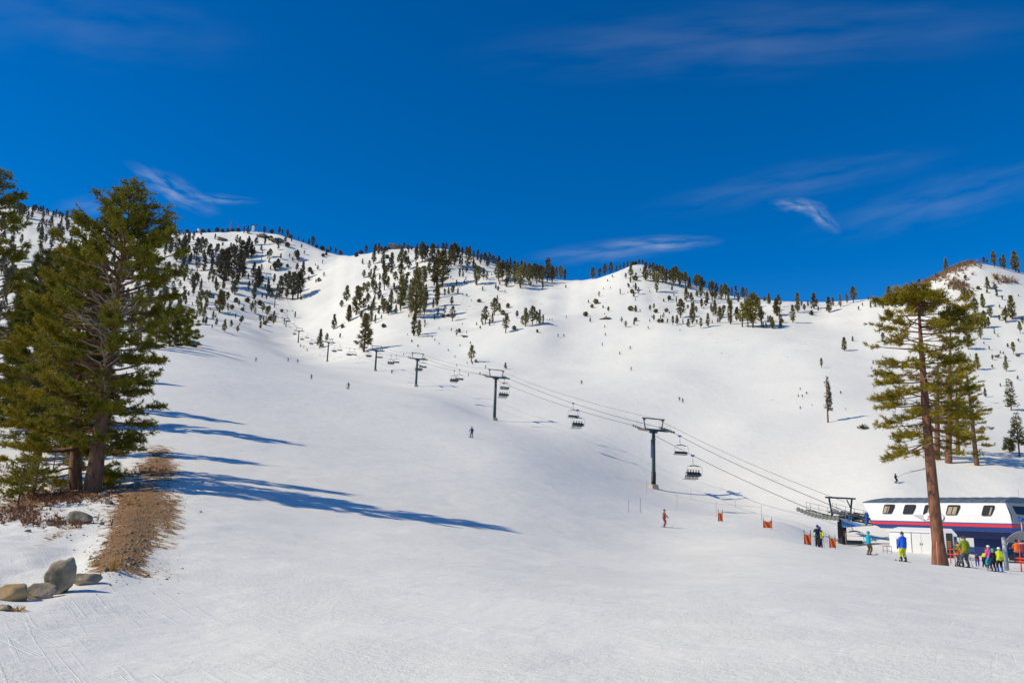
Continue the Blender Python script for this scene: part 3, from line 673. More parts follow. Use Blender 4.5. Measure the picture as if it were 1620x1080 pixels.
# --- left: the tall broad pine
def broad_pine(base_px, top_px, Y, seed, label, prof, nl, r0, needle=NEEDLE, bark=BARK, deadn=10, dens=1.0, zmin=.2, bend=0.0, nb=11, length=.21, twig=.9, group=None):
    B, A = trunk_path(base_px, top_px, Y); H = np.linalg.norm(A); t = Tree(seed); g = t.g
    zs = np.linspace(0, 1, 12); pa = [A * z + np.array([bend * math.sin(z * 3.14), 0, 0]) + (np.array([g.normal() * .04, g.normal() * .04, 0]) if 0 < z else 0) for z in zs]
    pa[0] = pa[0] - np.array([0, 0, .3])
    t.w.tube(pa, [r0 * (1.15 if z == 0 else (1 - z) ** 1.25 + .03) for z in zs], 12, cap=False)
    def on(z): f = z * 11; i = min(int(f), 10); return pa[i] + (pa[i + 1] - pa[i]) * (f - i)
    for k in range(nl):
        z = zmin + (.985 - zmin) * ((k + g.random()) / nl) ** 1.02; a = k * 2.4 + g.normal() * .5
        rad = np.interp(z, [q[0] for q in prof], [q[1] for q in prof]); side = math.cos(a)
        if side < 0: rad *= np.interp(z, [q[0] for q in prof], [q[2] for q in prof])
        L = rad * g.uniform(.7, 1.15)
        t.limb(on(z), a, max(L, .5), np.interp(z, [0, .5, 1], [-.18, .12, .75]) + g.normal() * .12, np.interp(z, [0, 1], [.35, .25]), max(.02, (.075 * L / 4 + .012) * min(1, z * 3.5 + .2)), dens=dens * g.uniform(.75, 1.25), bare=(.62 if .42 < z < .68 and g.random() < .6 else .38) if z < .8 else .1, twig=twig)
    for k in range(deadn):
        z = g.uniform(.3, .72); t.limb(on(z), g.uniform(0, 6.28), g.uniform(1.2, 3.4), g.uniform(0, .7), g.uniform(-.2, .3), .05, dead=True, gnarl=.16)
    return t.finish(label, bark, needle, B, nb=nb, length=length, group=group)
NEEDLE_Y = mat('yellow_green_needles', (.30, .235, .022), .75, noise=.35, nscale=.8, trans=.12, spec=.12)
broad_pine((145, 780), (208, 298), 45, 3, 'tallest broad pine of the left group with bare grey branches inside its crown',
           [(.12, 2.2, 1.4), (.3, 2.8, 1.4), (.45, 2.7, 1.5), (.55, 3.0, 1.3), (.66, 3.9, 1.0), (.74, 3.9, .9), (.85, 2.5, .95), (.93, 1.6, 1), (1, .5, 1)], 140, .44, deadn=64, dens=1.55, zmin=.13)
broad_pine((120, 772), (128, 400), 47.5, 5, 'bushy yellow-green pine leaning against the tallest left pine, with the second red trunk',
           [(.03, 3.0, 1.5), (.3, 3.1, 1.7), (.5, 3.0, 1.35), (.7, 2.8, 1.0), (.9, 1.8, 1.0), (1, .7, 1)], 110, .36, needle=NEEDLE_Y, deadn=22, zmin=.03, dens=1.7)
broad_pine((-14, 735), (-4, 262), 52, 8, 'dark pine cut off by the left edge, standing left of the broad pine',
           [(.15, 2.4, 1.0), (.4, 2.6, 1.0), (.7, 2.2, 1), (.9, 1.4, 1), (1, .4, 1)], 110, .34, needle=NEEDLE, deadn=9, zmin=.12, dens=1.6)
broad_pine((62, 705), (88, 436), 66, 12, 'dark bushy pine behind the left group, between the edge pine and the yellow-green pine',
           [(.05, 2.9, 1), (.4, 3.0, 1), (.7, 2.4, 1), (1, .5, 1)], 85, .3, needle=NEEDLE_D, deadn=3, zmin=.05, nb=8, length=.3, dens=2.0)
broad_pine((30, 690), (40, 470), 84, 14, 'dark pine farther back behind the trunk of the left edge pine', [(.05, 3.3, 1), (.5, 3.2, 1), (.8, 2, 1), (1, .5, 1)], 70, .25, needle=NEEDLE_D, deadn=0, zmin=.06, nb=8, length=.45, dens=2.2)
broad_pine((112, 664), (130, 395), 86, 15, 'tall pine hidden behind the left group whose shadow falls across the run', [(.1, 4.2, 1), (.5, 4.2, 1), (.8, 3.0, 1), (1, .8, 1)], 70, .25, needle=NEEDLE_D, deadn=0, zmin=.1, nb=8, length=.45, dens=2.2)
broad_pine((60, 640), (75, 400), 98, 16, 'pine far back on the left slope behind the edge pine', [(.1, 4.2, 1), (.5, 4.2, 1), (.8, 3.0, 1), (1, .8, 1)], 70, .25, needle=NEEDLE_D, deadn=0, zmin=.1, nb=8, length=.45, dens=2.2)
broad_pine((150, 610), (160, 500), 138, 17, 'short dark pine on the slope above the left group, mostly hidden by its crown', [(.1, 2.9, 1), (.5, 2.7, 1), (1, .5, 1)], 70, .25, needle=NEEDLE_D, deadn=0, zmin=.05, nb=8, length=.45, dens=2.2)
# drooping low boughs and saplings left of the trunks
for (px, py, hp, Y, sd, lb) in [(28, 800, 80, 36, 21, 'low bushy sapling at the foot of the left slope, nearest the left edge'), (52, 790, 60, 38, 22, 'low sapling under the drooping boughs of the yellow-green pine'), (172, 719, 22, 60, 23, 'tiny sapling standing in the snow right of the two trunks'),
                           (84, 742, 75, 52, 24, 'small sapling behind the twin trunks of the left group')]:
    P = ground(px, py); t = Tree(sd); H = hp / FPX * P[1]; t.w.tube([(0, 0, -.1), (.02 * H, 0, H)], [.05, .01], 6)
    for k in range(26):
        z = t.g.uniform(.1, .95); t.limb((.02 * H * z, 0, z * H), t.g.uniform(0, 6.28), (1 - z * .7) * H * .42, .2, .3, .012, dens=1.3, bare=.1, twig=.4)
    t.finish(lb, BARK, NEEDLE, P, nb=8, length=.14, name='pine_sapling')
# copse at the brow right of the left group
for i, (x0, y0, tx, ty, lb) in enumerate([(247, 549, 250, 478, 'left pine of the dark copse on the brow behind the big left pine'), (268, 548, 271, 486, 'second pine of the copse on the brow'), (285, 547, 288, 484, 'third pine of the copse on the brow, the densest'),
                                     (300, 546, 303, 488, 'rightmost pine of the copse on the brow, beside the small green machine'), (222, 551, 226, 470, 'pine of the brow copse half hidden by the big left crown')]):
    P = ground(x0, y0); Y = P[1]; k = Y / FPX
    broad_pine((x0, y0), (tx, ty), Y, 40 + i, lb, [(.03, 17 * k, 1), (.5, 16 * k, 1), (.85, 9 * k, 1), (1, 2 * k, 1)], 60, .22, needle=NEEDLE if i != 1 else NEEDLE_D, deadn=0, zmin=.03, nb=6, length=.6, twig=1.4, dens=1.3, group='pines of the copse on the brow')

# --- right: the tall open pine by the lift station
def open_pine():
    B, A = trunk_path((1487, 882), (1452, 462), 55); t = Tree(77); g = t.g; k = 55 / FPX
    zs = np.linspace(0, 1, 14)
    def on(z): return A * z + np.array([-.12 * math.sin(z * 3.1), 0, 0])
    pts_ = [on(z) for z in zs]; pts_[0] = pts_[0] - np.array([0, 0, .3])
    t.w.tube(pts_, [.55, .385, .36, .345, .33, .31, .28, .27, .24, .20, .16, .12, .08, .035], 14, cap=False)
    # left limbs (photo: column offset px, row), then right ones
    def bough(row, ox, oy, dy=0.0, dens=1.0, bare=.45, twig=1.0, r=.055, pad=1.0):
        # tip offset in photo pixels from the trunk at that row
        row = row - 26 * min(1, max(0, (row - 580) / 150)); z = (882 - row) / 420.0; p0 = on(min(z, .99)); tip = p0 + np.array([ox * k, dy, -oy * k]); v = tip - p0; L = np.linalg.norm(v)
        az = math.atan2(v[1], v[0]); el = math.asin(v[2] / L)
        t.limb(p0, az, L * 1.04, el - .12, .24, r, dens=dens, bare=bare, twig=twig, gnarl=.04, pad=pad)
    LB = [(733, -70, 18, -.5), (722, -58, 30, .8), (706, -62, 12, -1), (690, -76, 6, .3), (672, -70, 14, 1.0), (655, -88, 8, -.4), (640, -62, -6, -1.2), (628, -76, 12, .6), (612, -82, 2, -.2), (598, -56, -8, 1.2), (588, -66, -2, -1),
          (570, -58, 4, .7), (556, -86, -8, .2), (545, -60, -10, -.8), (528, -72, -16, .5), (515, -58, -12, -.9), (500, -40, -6, .4), (486, -36, -12, -.3), (474, -40, -8, .4)]
    for row, ox, oy, dy in LB:
        bough(row, ox * .93, oy, dy * 1.5, dens=1.05 * g.uniform(.7, 1.3), bare=.42, twig=1.0)
        bough(row - g.uniform(2, 9), ox * g.uniform(.5, .8), oy * .6 + g.uniform(-6, 8), -dy * 2.0, dens=.95, bare=.4, twig=.7, r=.035)
    RB = [(738, 34, 8, 1), (724, 58, 18, -.6), (708, 46, 12, 1.2), (694, 64, 16, .3), (676, 58, 4, -.9), (660, 74, -2, .7), (645, 60, 6, -.4), (628, 92, -12, .3), (612, 58, -4, 1.1), (596, 66, -6, -.8), (578, 70, -10, .4), (560, 62, -14, -.6),
          (545, 66, -2, .6), (530, 74, -10, -.2), (520, 84, -20, .5), (508, 90, -10, -.3), (500, 78, -20, .9), (488, 60, -18, -.5), (474, 44, -14, .3)]
    for row, ox, oy, dy in RB:
        bough(row, ox, oy, dy * 1.5, dens=1.05 * g.uniform(.7, 1.3), bare=.42, twig=1.0)
        bough(row - g.uniform(2, 9), ox * g.uniform(.5, .8), oy * .6 + g.uniform(-6, 8), -dy * 2.0, dens=.95, bare=.4, twig=.7, r=.035)
    for row in range(470, 742, 11):          # boughs that run towards and away from the viewer
        bough(row, g.uniform(-26, 26), g.uniform(-4, 14), g.choice([-1, 1]) * g.uniform(1.6, 3.0), dens=.75, bare=.4, twig=.7, r=.04)
    for k2 in range(20):                    # bushy irregular head
        bough(g.uniform(456, 480), g.uniform(-42, 40), g.uniform(-18, 12), g.normal() * 1.2, dens=2.6, bare=.2, twig=.9, r=.03)
    for c in [(70, -20, .3), (84, -8, -.4), (60, -26, .2), (76, 4, .2), (92, -2, 0)]:     # the dense clump held out right of the head
        z = (882 - 515) / 420; t.ball(on(z) + np.array([c[0] * k, c[2], -c[1] * k]), .62, 85)
    for k2 in range(26):
        t.limb(on(g.uniform(.32, .9)), g.uniform(0, 6.28), g.uniform(.9, 2.6), g.uniform(-.3, .3), g.uniform(-.4, .1), .028, dead=True, gnarl=.1)
    return t.finish('tall open-branched pine with bare reddish trunk in front of the white lift station', BARK_RED, NEEDLE_Y, B, nb=11, length=.25)
open_pine()
# pines standing behind it, at the foot of the right-hand hill
def thin_pine(base, top, Y, seed, label, R, needle=NEEDLE, r0=.3, zmin=.2, n=52, dead=8, bark=BARK_RED):
    B, A = trunk_path(base, top, Y); t = Tree(seed); g = t.g
    t.w.tube([A * 0 - np.array([0, 0, .4])] + [A * z for z in (.1, .3, .5, .7, .85, 1)], [r0 * q for q in (1.2, 1, .9, .75, .5, .3, .06)], 9, cap=False)
    for k in range(n):
        z = zmin + (.98 - zmin) * (k + g.random()) / n; pr = 1 - .55 * ((z - zmin) / (1 - zmin)) if z < .9 else .35
        t.limb(A * z, k * 2.4 + g.normal() * .4, R * pr * g.uniform(.6, 1.15), np.interp(z, [0, 1], [-.3, .25]),   .3, .035, dens=1.15, bare=.3, twig=1.1)
    for k in range(dead): t.limb(A * g.uniform(.15, .6), g.uniform(0, 6.28), g.uniform(1, 2.5), -.1, 0, .03, dead=True)
    return t.finish(label, bark, needle, B, nb=8, length=.3, group='pines behind the tall right pine')
thin_pine((1482, 722), (1484, 560), 155, 81, 'left pine of the group behind the tall right trunk', 3.6, r0=.5, zmin=.22)
thin_pine((1500, 726), (1504, 508), 152, 82, 'thick-trunked tallest pine of the group behind the tall right trunk', 4.4, r0=.55, zmin=.22, n=64)
thin_pine((1545, 730), (1528, 575), 150, 83, 'right pine of the group behind, with slender trunk showing on snow', 3.8, r0=.4, zmin=.2, needle=NEEDLE_Y, bark=BARK)
thin_pine((1516, 722), (1512, 590), 162, 84, 'pine farthest back in the group behind the tall right trunk', 3.4, r0=.35, zmin=.25)
# single conifers lower on the hill
def spire(px, py, hp, seed, label, R, needle, one_sided=0, zmin=.1, n=60):
    P = ground(px, py, 120); Y = P[1]; k = Y / FPX * 1.03; H = hp * k; t = Tree(seed); g = t.g
    t.w.tube([(0, 0, -.3), (0, 0, H * .5), (0, 0, H)], [.02 * H, .014 * H, .02], 8, cap=False)
    for i in range(n):
        z = zmin + (.99 - zmin) * (i + g.random()) / n; a = i * 2.4
        if one_sided: a = g.normal() * .9
        t.limb((0, 0, z * H), a, max(.3, R * k * (1 - z) ** .8 * g.uniform(.75, 1.1) + .15), .12, .25, .02, dens=.7, bare=.15, twig=.8)
    return t.finish(label, BARK, needle, P, nb=6, length=.34, width=.03, name='conifer')
spire(1600, 649, 50, 91, 'neat dark spire-shaped fir on the right edge at the foot of the hill', 12, NEEDLE_D)
spire(1613, 722, 66, 92, 'dark young pine at the right edge above the lift station', 15, NEEDLE_D, zmin=.25)
spire(1597, 716, 22, 93, 'tiny fir beside the dark young pine at the right edge', 8, NEEDLE_D)
spire(1310, 668, 72, 94, 'leaning slender pine with foliage on one side, alone on the bowl', 9, mat('dull_needles', (.07, .068, .03), .85, noise=.3, nscale=2), one_sided=1, zmin=.25, n=80)
spire(1367, 679, 6, 95, 'tiny bush on the snow left of the tall right pine', 8, NEEDLE_D, n=18)

# ------------------------------------------------------------------ chairlift
STEEL = mat('tower_green_steel', (.045, .075, .08), .5, noise=.15, metal=.2, bump=.05)
STEEL_D = mat('dark_steel', (.05, .055, .06), .5, metal=.4)
GALV = mat('galvanised', (.32, .34, .35), .45, metal=.5, noise=.15)
RUBBER = mat('rubber', (.03, .03, .032), .7)
SHEAVE = mat('sheave_wheel', (.17, .175, .155), .6)
CONCRETE = mat('concrete', (.42, .38, .30), .9, noise=.2)
WHITE = mat('white_paint', (.80, .80, .78), .45, noise=.03)
BLUE = mat('blue_paint', (.02, .075, .30), .4)
NAVY = mat('navy_paint', (.012, .03, .13), .4)
REDP = mat('red_paint', (.62, .045, .06), .45)
ORANGE = mat('orange_net', (.72, .14, .03), .8, noise=.2, nscale=8)
BLACKPAD = mat('black_padding', (.028, .026, .028), .8, noise=.3, nscale=2)
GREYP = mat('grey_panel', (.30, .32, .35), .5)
ROOFM = mat('slate_blue_roof', (.115, .15, .185), .4, noise=.15, nscale=2)
GLASS = mat('dark_glass', (.02, .022, .028), .12, spec=.6)
TAN = mat('tan_blind', (.42, .33, .22), .8)
WOODM = mat('wood_board', (.30, .13, .06), .8, noise=.3)
E1 = np.array([-.42, 1, 0]) / math.hypot(.42, 1); E2 = np.array([1, .42, 0]) / math.hypot(.42, 1); EZ = np.array([0, 0, 1.])
AX = np.array([E2, E1, EZ])
LX0 = 92.33
def on_line(px, py, off=0.0):
    d = ray(px, py); u = d[0] / d[1]; Y = (LX0 + off * E2[0] + off * E2[1] * .42) / (u + .42); return u * Y, Y
GAUGE = 3.05
TW = []    # (name-order) positions of tower heads
def tower(px, py, head_py, label, big=True, pad=None):
    X, Y = on_line(px, py); B = np.array([X, Y, hgt(X, Y)]); d = ray(px, head_py); H = d[2] / d[1] * Y - B[2]
    slope = .3; r = empty('lift_tower', B, 0); tag(r, label, 'lift tower', 'towers of the chairlift')
    O = np.zeros(3)
    m = MB(); m.tube([(0, 0, -.5), (0, 0, H * .5), (0, 0, H - .3)], [.42, .36, .31], 14); m.build('column', STEEL, r)
    m = MB(); m.box((0, 0, -.1), (1.7, 1.7, 1.6), AX, taper=.72); m.build('concrete_base', CONCRETE, r, bevel=.04)
    m = MB(); m.box((0, 0, H - .12), (GAUGE * 2 + .2, .45, .42), AX); m.box((0, 0, H - .5), (1.6, .42, .4), AX, taper=1); m.build('crossarm', STEEL, r, bevel=.03)
    m = MB()
    for sx in (-1, 1):
        a = E2 * sx * 1.75 + EZ * H; b = E2 * sx * 2.2 + EZ * (H + 1.9); m.tube([a, b], .11, 8)
        m.box(E2 * sx * 1.9 + EZ * (H + 1.75), (.1, .3, .3), AX)
    m.box(EZ * (H + 2.0), (5.0, .2, .2), AX); m.build('lifting_frame', STEEL, r, bevel=.02)
    e = E1 * math.cos(.28) + EZ * math.sin(.28)
    for sx in (-1, 1):
        c = E2 * sx * GAUGE + EZ * (H + .1); m = MB(); L = 2.5
        m.box(c, (.16, L * 2, .2), np.array([E2, e, np.cross(E2, e)])); m.build('sheave_train', GALV if sx < 0 else STEEL, r)
        tr = children_last()
        for k in range(6 if big else 4):
            n6 = 6 if big else 4; q = c + e * L * (2 * (k + .5) / n6 - 1) - EZ * .12 * (1 - abs(2 * (k + .5) / n6 - 1)) + E2 * .14 * sx
            m = MB(); m.tube([q - E2 * .06, q + E2 * .06], .25, 12); m.build('sheave_wheel', SHEAVE, tr)
        m = MB(); q = E2 * sx * (GAUGE - .55) + EZ * (H + .1)
        for zz in (.45, .95): m.tube([q - e * 2.1 + EZ * zz, q + e * 2.1 + EZ * zz], .022, 5)
        for t_ in (-2.1, -.7, .7, 2.1): m.tube([q + e * t_, q + e * t_ + EZ * .95], .022, 5)
        m.box(q - EZ * .08, (.5, 4.2, .04), np.array([E2, e, np.cross(E2, e)])); m.build('catwalk', GALV, r)
    m = MB()
    for sx in (-1, 1):
        q0 = E2 * (-.42) + E1 * .16 * sx; m.tube([q0 + EZ * 1.2, q0 + EZ * H], .022, 5)
    for k in range(int((H - 1.3) / .32)): m.tube([E2 * -.42 - E1 * .16 + EZ * (1.4 + k * .32), E2 * -.42 + E1 * .16 + EZ * (1.4 + k * .32)], .014, 4)
    m.build('ladder', WHITE if pad == 'first' else STEEL, r)
    if big:
        m = MB(); m.box(-E1 * .36 + EZ * (H - 1.9), (.42, .04, .5), AX); m.build('number_plate', WOODM if pad == 'first' else ORANGE, r)
    if pad == 'first':
        m = MB(); m.tube([(0, 0, .6), (0, 0, 3.0)], [.44, .44], 14); m.build('padding', BLACKPAD, r)
        m = MB(); m.box(E2 * -.5 + EZ * (H - 3.6), (.05, .3, 3.4), AX); m.build('warning_board', BLUE, r)
    TW.append((Y, X, B[2] + H)); return r
def children_last(): return COL.objects[-1] if False else bpy.data.objects[sorted((o.name for o in bpy.data.objects if o.name.startswith('sheave_train')), key=lambda n: n)[-1]]
ORD = [(1034, 772, 679, 'nearest lift tower, dark green with white ladder, standing right of centre on the run', True, 'first'),
 (782, 670, 596, 'second lift tower up the line, with an orange plate under its crossarm', True, None), (658, 612, 567, 'third lift tower, with chairs hanging close to its right side', True, None),
 (593.6, 587.4, 554, 'fourth lift tower, just right of the big lone pine foot', True, None), (517, 580, 541, 'fifth lift tower, thin, beside a small pine cluster', True, None),
 (471, 549, 523, 'sixth lift tower, left of the fifth on the upper run', False, None), (451.5, 525, 507, 'right tower of the close pair below the left wood', False, None),
 (448.6, 522, 503, 'left tower of the close pair below the left wood', False, None), (434, 487, 470, 'small tower on the mountainside above the close pair', False, None),
 (423, 454, 437, 'small tower halfway up the left mountain, amid the pines', False, None), (414, 409, 395, 'smallest tower just below the summit rocks', False, None)]
for t_ in ORD: tower(*t_)
# --- last mast at the station, with the long sheave trains
X0, Y0 = on_line(1333, 858); MB0 = np.array([X0, Y0, hgt(X0, Y0)])
d = ray(1333, 821); H0 = d[2] / d[1] * Y0 - MB0[2]
r = empty('lift_mast', MB0); tag(r, 'short black padded mast with long wheel trains at the left end of the lift station', 'lift tower')
m = MB(); m.tube([(0, 0, -.5), (0, 0, H0)], [.36, .34], 14); m.build('column', STEEL, r)
m = MB(); m.box((0, 0, H0 * .5 - .2), (.85, .85, H0 * .95), AX); m.build('padding', BLACKPAD, r, bevel=.12)
m = MB(); m.box(-E1 * .45 + EZ * (H0 * .42), (.5, .04, .75), AX); m.build('notice_board', WOODM, r)
m = MB(); m.box((0, 0, H0 + .2), (6.2, .5, .45), AX); m.build('crossarm', STEEL_D, r, bevel=.03)
m = MB()
for sx in (-1, 1): m.tube([E2 * sx * 1.55 + EZ * (H0 + .3), E2 * sx * 2.0 + EZ * (H0 + 2.7)], .13, 8)
m.box(EZ * (H0 + 2.8), (5.2, .24, .22), AX); m.tube([E2 * 1.1 + EZ * (H0 + 2.6), E2 * 1.7 + EZ * (H0 + 1.6)], .09, 6); m.build('lifting_frame', STEEL, r, bevel=.02)
e = E1 * math.cos(.17) + EZ * math.sin(.17)
for sx in (-1, 1):
    m = MB(); c = E2 * sx * GAUGE + EZ * (H0 + .35)
    for zz, l in ((.32, 5.2), (.62, 3.6)): m.box(c + e * .8 + EZ * (zz - .4), (.14, l * 1.3, .16), np.array([E2, e, np.cross(E2, e)]))
    m.build('sheave_train', STEEL_D, r); tr = children_last()
    for k in range(12):
        t_ = -3.6 + k * .66; q = c + e * (t_ + 1.0) - EZ * (.20 - .022 * (t_ - .5) * (t_ - .5)) + E2 * .16 * sx
        m = MB(); m.tube([q - E2 * .08, q + E2 * .08], .30, 12); m.build('sheave_wheel', SHEAVE, tr)
    m = MB(); q = E2 * sx * (GAUGE - .7) + EZ * (H0 + .45)
    for zz in (.5, 1.05): m.tube([q - e * 3.2 + EZ * zz, q + e * 4 + EZ * zz], .028, 5)
    for t_ in (-3.2, -1.6, 0, 1.6, 3.2, 4): m.tube([q + e * t_, q + e * t_ + EZ * 1.05], .028, 5)
    m.box(q, (.6, 7.4, .05), np.array([E2, e, np.cross(E2, e)])); m.build('catwalk', GALV, r)
TW.append((Y0, X0, MB0[2] + H0 + .25)); TW.sort()

# --- the lift station (drive terminal): a long white body seen obliquely from its left
A_ = np.array([-.387, .922, 0.]); A_ /= np.linalg.norm(A_); Bx = np.array([A_[1], -A_[0], 0.])
def on_facade(px, py, off=0.0):
    """point of the station's long left face at a photo position (off = metres in front of it)"""
    d = ray(px, py); n = -Bx; N0 = at(1600, 830, 89.0); k = ((N0 + n * off) @ n) / (d @ n); return d * k
N0 = at(1602, 842, 89.0); F0 = on_facade(1375, 830); LEN = np.linalg.norm((F0 - N0)[:2])
zt = N0[2] * 0 + on_facade(1590, 794)[2]; zs1 = on_facade(1600, 829.5)[2]; zs0 = on_facade(1600, 834.5)[2]; zb = on_facade(1600, 842)[2]
WID = 6.4
st = empty('lift_station', (N0[0], N0[1], hgt(N0[0], N0[1])), 0); tag(st, 'long white lift station with slanted windows, red stripe and blue underside', 'lift station')
S0 = np.array(st.location)
def SP(s_, w_, z_): return np.array([N0[0], N0[1], 0]) + A_ * s_ + Bx * w_ - np.array([0, 0, 0]) + np.array([0, 0, z_]) - S0
def slab(prof, s0, s1, name, m_, s0b=None, s1b=None, bevel=0.0, parent=st):
    """profile (w,z) pushed along the station from s0 to s1"""
    k = len(prof); mm = MB(); P = [SP(s0[i] if hasattr(s0, '__len__') else s0, *p) for i, p in enumerate(prof)] + [SP(s1[i] if hasattr(s1, '__len__') else s1, *p) for i, p in enumerate(prof)]
    mm.poly(P, [tuple(range(k))[::-1], tuple(range(k, 2 * k))] + [(i, (i + 1) % k, k + (i + 1) % k, k + i) for i in range(k)])
    return mm.build(name, m_, parent, bevel=bevel)
zm = (zt + zs1) / 2 - .15
tl = LEN + 1.15; bl = LEN - .35
white = slab([(0, zs1), (-.02, zm), (.22, zt), (WID - .22, zt), (WID + .02, zm), (WID, zs1)], [0, .08, .75, .75, .08, 0], [bl, bl + .5, tl, tl, bl + .5, bl], 'body', WHITE, bevel=.03)
slab([(-.03, zs1 - .002), (-.03, zs0), (WID + .03, zs0), (WID + .03, zs1 - .002)], -.02, [bl, bl - .15, bl - .15, bl], 'red_stripe', REDP)
slab([(-.028, zs1 + .12), (-.028, zs1 + .003), (WID + .03, zs1 + .003), (WID + .03, zs1 + .12)], -.025, bl + .03, 'blue_trim', BLUE)
slab([(0, zs0 - .003), (.35, zb), (WID - .35, zb), (WID, zs0 - .003)], [0, .3, .3, 0], [bl - .2, bl - 1.1, bl - 1.1, bl - .2], 'blue_underside', BLUE, bevel=.02)
slab([(.9, zb - .003), (1.2, zb - .75), (WID - 1.2, zb - .75), (WID - .9, zb - .003)], 1.0, [bl - 2.4, bl - 3.2, bl - 3.2, bl - 2.4], 'machinery_keel', NAVY)
rz = zt + .003; prof = [(.1, rz)] + [(.1 + (WID - .2) * i / 12, rz + .62 * math.sin(math.pi * i / 12) ** .6) for i in range(1, 12)] + [(WID - .1, rz)]
ro = slab(prof, [.7 + .6 * (p[1] - rz) for p in prof], [tl + .05 - 2.6 * (p[1] - rz) for p in prof], 'roof', ROOFM)
mm = MB()
for i in range(12):
    pts_ = [SP(1.6 + i * LEN / 12.5, p[0], p[1] + .03) for p in prof]; mm.tube(pts_, .03, 4)
mm.build('seam', ROOFM, ro)
# end panel facing the queue, the shade of that side put into its grey
mm = MB(); P = [SP(-.004, .25, zs1 + .1), SP(.05, .24, zm), SP(.70, .45, zt - .05), SP(.70, WID - .45, zt - .05), SP(.05, WID - .24, zm), SP(-.004, WID - .25, zs1 + .1)]
P2 = [p - A_ * .03 for p in P]; mm.poly(P + P2, [(0, 1, 4, 5), (1, 2, 3, 4), (6, 7, 10, 11)[::-1], (7, 8, 9, 10)[::-1], (0, 1, 7, 6), (1, 2, 8, 7), (2, 3, 9, 8), (3, 4, 10, 9), (4, 5, 11, 10), (5, 0, 6, 11)]); ep = mm.build('end_panel', GREYP, st)
mm = MB(); P = [SP(.08 - .06, .9, zm + .1), SP(.62 - .08, 1.0, zt - .35), SP(.62 - .08, WID - 1.0, zt - .35), SP(.08 - .06, WID - .9, zm + .1)]
mm.poly(P + [p - A_ * .03 for p in P], [(0, 1, 2, 3), (7, 6, 5, 4), (0, 1, 5, 4), (1, 2, 6, 5), (2, 3, 7, 6), (3, 0, 4, 7)]); mm.build('windscreen', GLASS, st)
# slanted windows on the long side
WINX = [(1396, 1413.5, 3.6), (1428, 1447, 4), (1460, 1481, 4), (1496, 1517, 4), (1552.5, 1571.5, 4)]
for i, (xa, xb, sh) in enumerate(WINX):
    ya, yb = 797.8 + (xa - 1396) * .009, 811.6 + (xa - 1396) * .021
    def corner(x, y, off): return on_facade(x, y, off) - S0
    def quad(g0, g1):
        return [on_facade(xa - g0, yb + g0 * .8, g1), on_facade(xb - sh + g0, yb + g0 * .8, g1), on_facade(xb + g0, ya - g0 * .8, g1), on_facade(xa + sh - g0, ya - g0 * .8, g1)]
    def rq(q, n=4, rad=.22):
        q = [np.array(p) - S0 for p in q]; out = []
        for k in range(4):
            p = q[k]; a = q[k - 1] - p; b = q[(k + 1) % 4] - p; a = a / np.linalg.norm(a); b = b / np.linalg.norm(b)
            for j in range(n + 1):
                t = j / n; out.append(p + a * rad * (1 - t) ** 2 + b * rad * t ** 2)
        return out
    def plate(poly, th, nm, mt_, par):
        k = len(poly); mm = MB(); mm.poly(poly + [p + Bx * th for p in poly], [tuple(range(k)), tuple(range(k, 2 * k))[::-1]] + [(a, (a + 1) % k, k + (a + 1) % k, k + a) for a in range(k)]); return mm.build(nm, mt_, par)
    fr = plate(rq(quad(.55, .055)), .3, 'window', STEEL_D, st); fr_p = plate(rq(quad(0, .075)), .02, 'pane', GLASS, fr)
    # pale blinds half drawn behind the glass of some windows
    if i != 1:
        seg = {0: [(0, .38, .1), (.5, .62, .5)], 2: [(.35, 1, .5)], 3: [(.05, .45, .85), (.55, .95, .85)], 4: [(.8, 1, .45)]}[i]
        q = quad(-.9, .085)
        for a, b, hh in seg:
            bl_, br, tr_, tl_ = q; lo = lambda t: bl_ + (br - bl_) * t; hi = lambda t: tl_ + (tr_ - tl_) * t
            hh2 = .85; pl = [lo(a), lo(b), lo(b) + (hi(b) - lo(b)) * hh2, lo(a) + (hi(a) - lo(a)) * hh2]
            plate([np.array(p) - S0 for p in pl], .005, 'blind', TAN, fr)
# panel joints
mm = MB()
for x in (1423, 1455, 1489, 1541):
    a = on_facade(x, 795.5, .07) - S0; b = on_facade(x - 3, 822, .07) - S0; mm.box((a + b) / 2, (.02, .02, np.linalg.norm(b - a)), np.array([A_, Bx, EZ]))
# text helper
def lettering(txt, size, name, m_, parent, centre, xa, up, shear=0.0, off=0.0):
    cu = bpy.data.curves.new('txt', 'FONT'); cu.body = txt; cu.size = size; cu.extrude = .012; cu.shear = shear; cu.align_x = 'CENTER'; cu.align_y = 'CENTER'; cu.offset = off
    o = bpy.data.objects.new('tmp', cu); COL.objects.link(o); bpy.context.view_layer.update()
    me_ = bpy.data.meshes.new_from_object(o.evaluated_get(bpy.context.evaluated_depsgraph_get())); bpy.data.objects.remove(o)
    xa = xa / np.linalg.norm(xa); n_ = np.cross(xa, up); Mx = Matrix.Identity(4)
    for i in range(3): Mx[i][0] = xa[i]; Mx[i][1] = up[i]; Mx[i][2] = n_[i]; Mx[i][3] = centre[i]
    me_.transform(Mx); me_.materials.clear(); me_.materials.append(m_); return link(name, me_, parent)
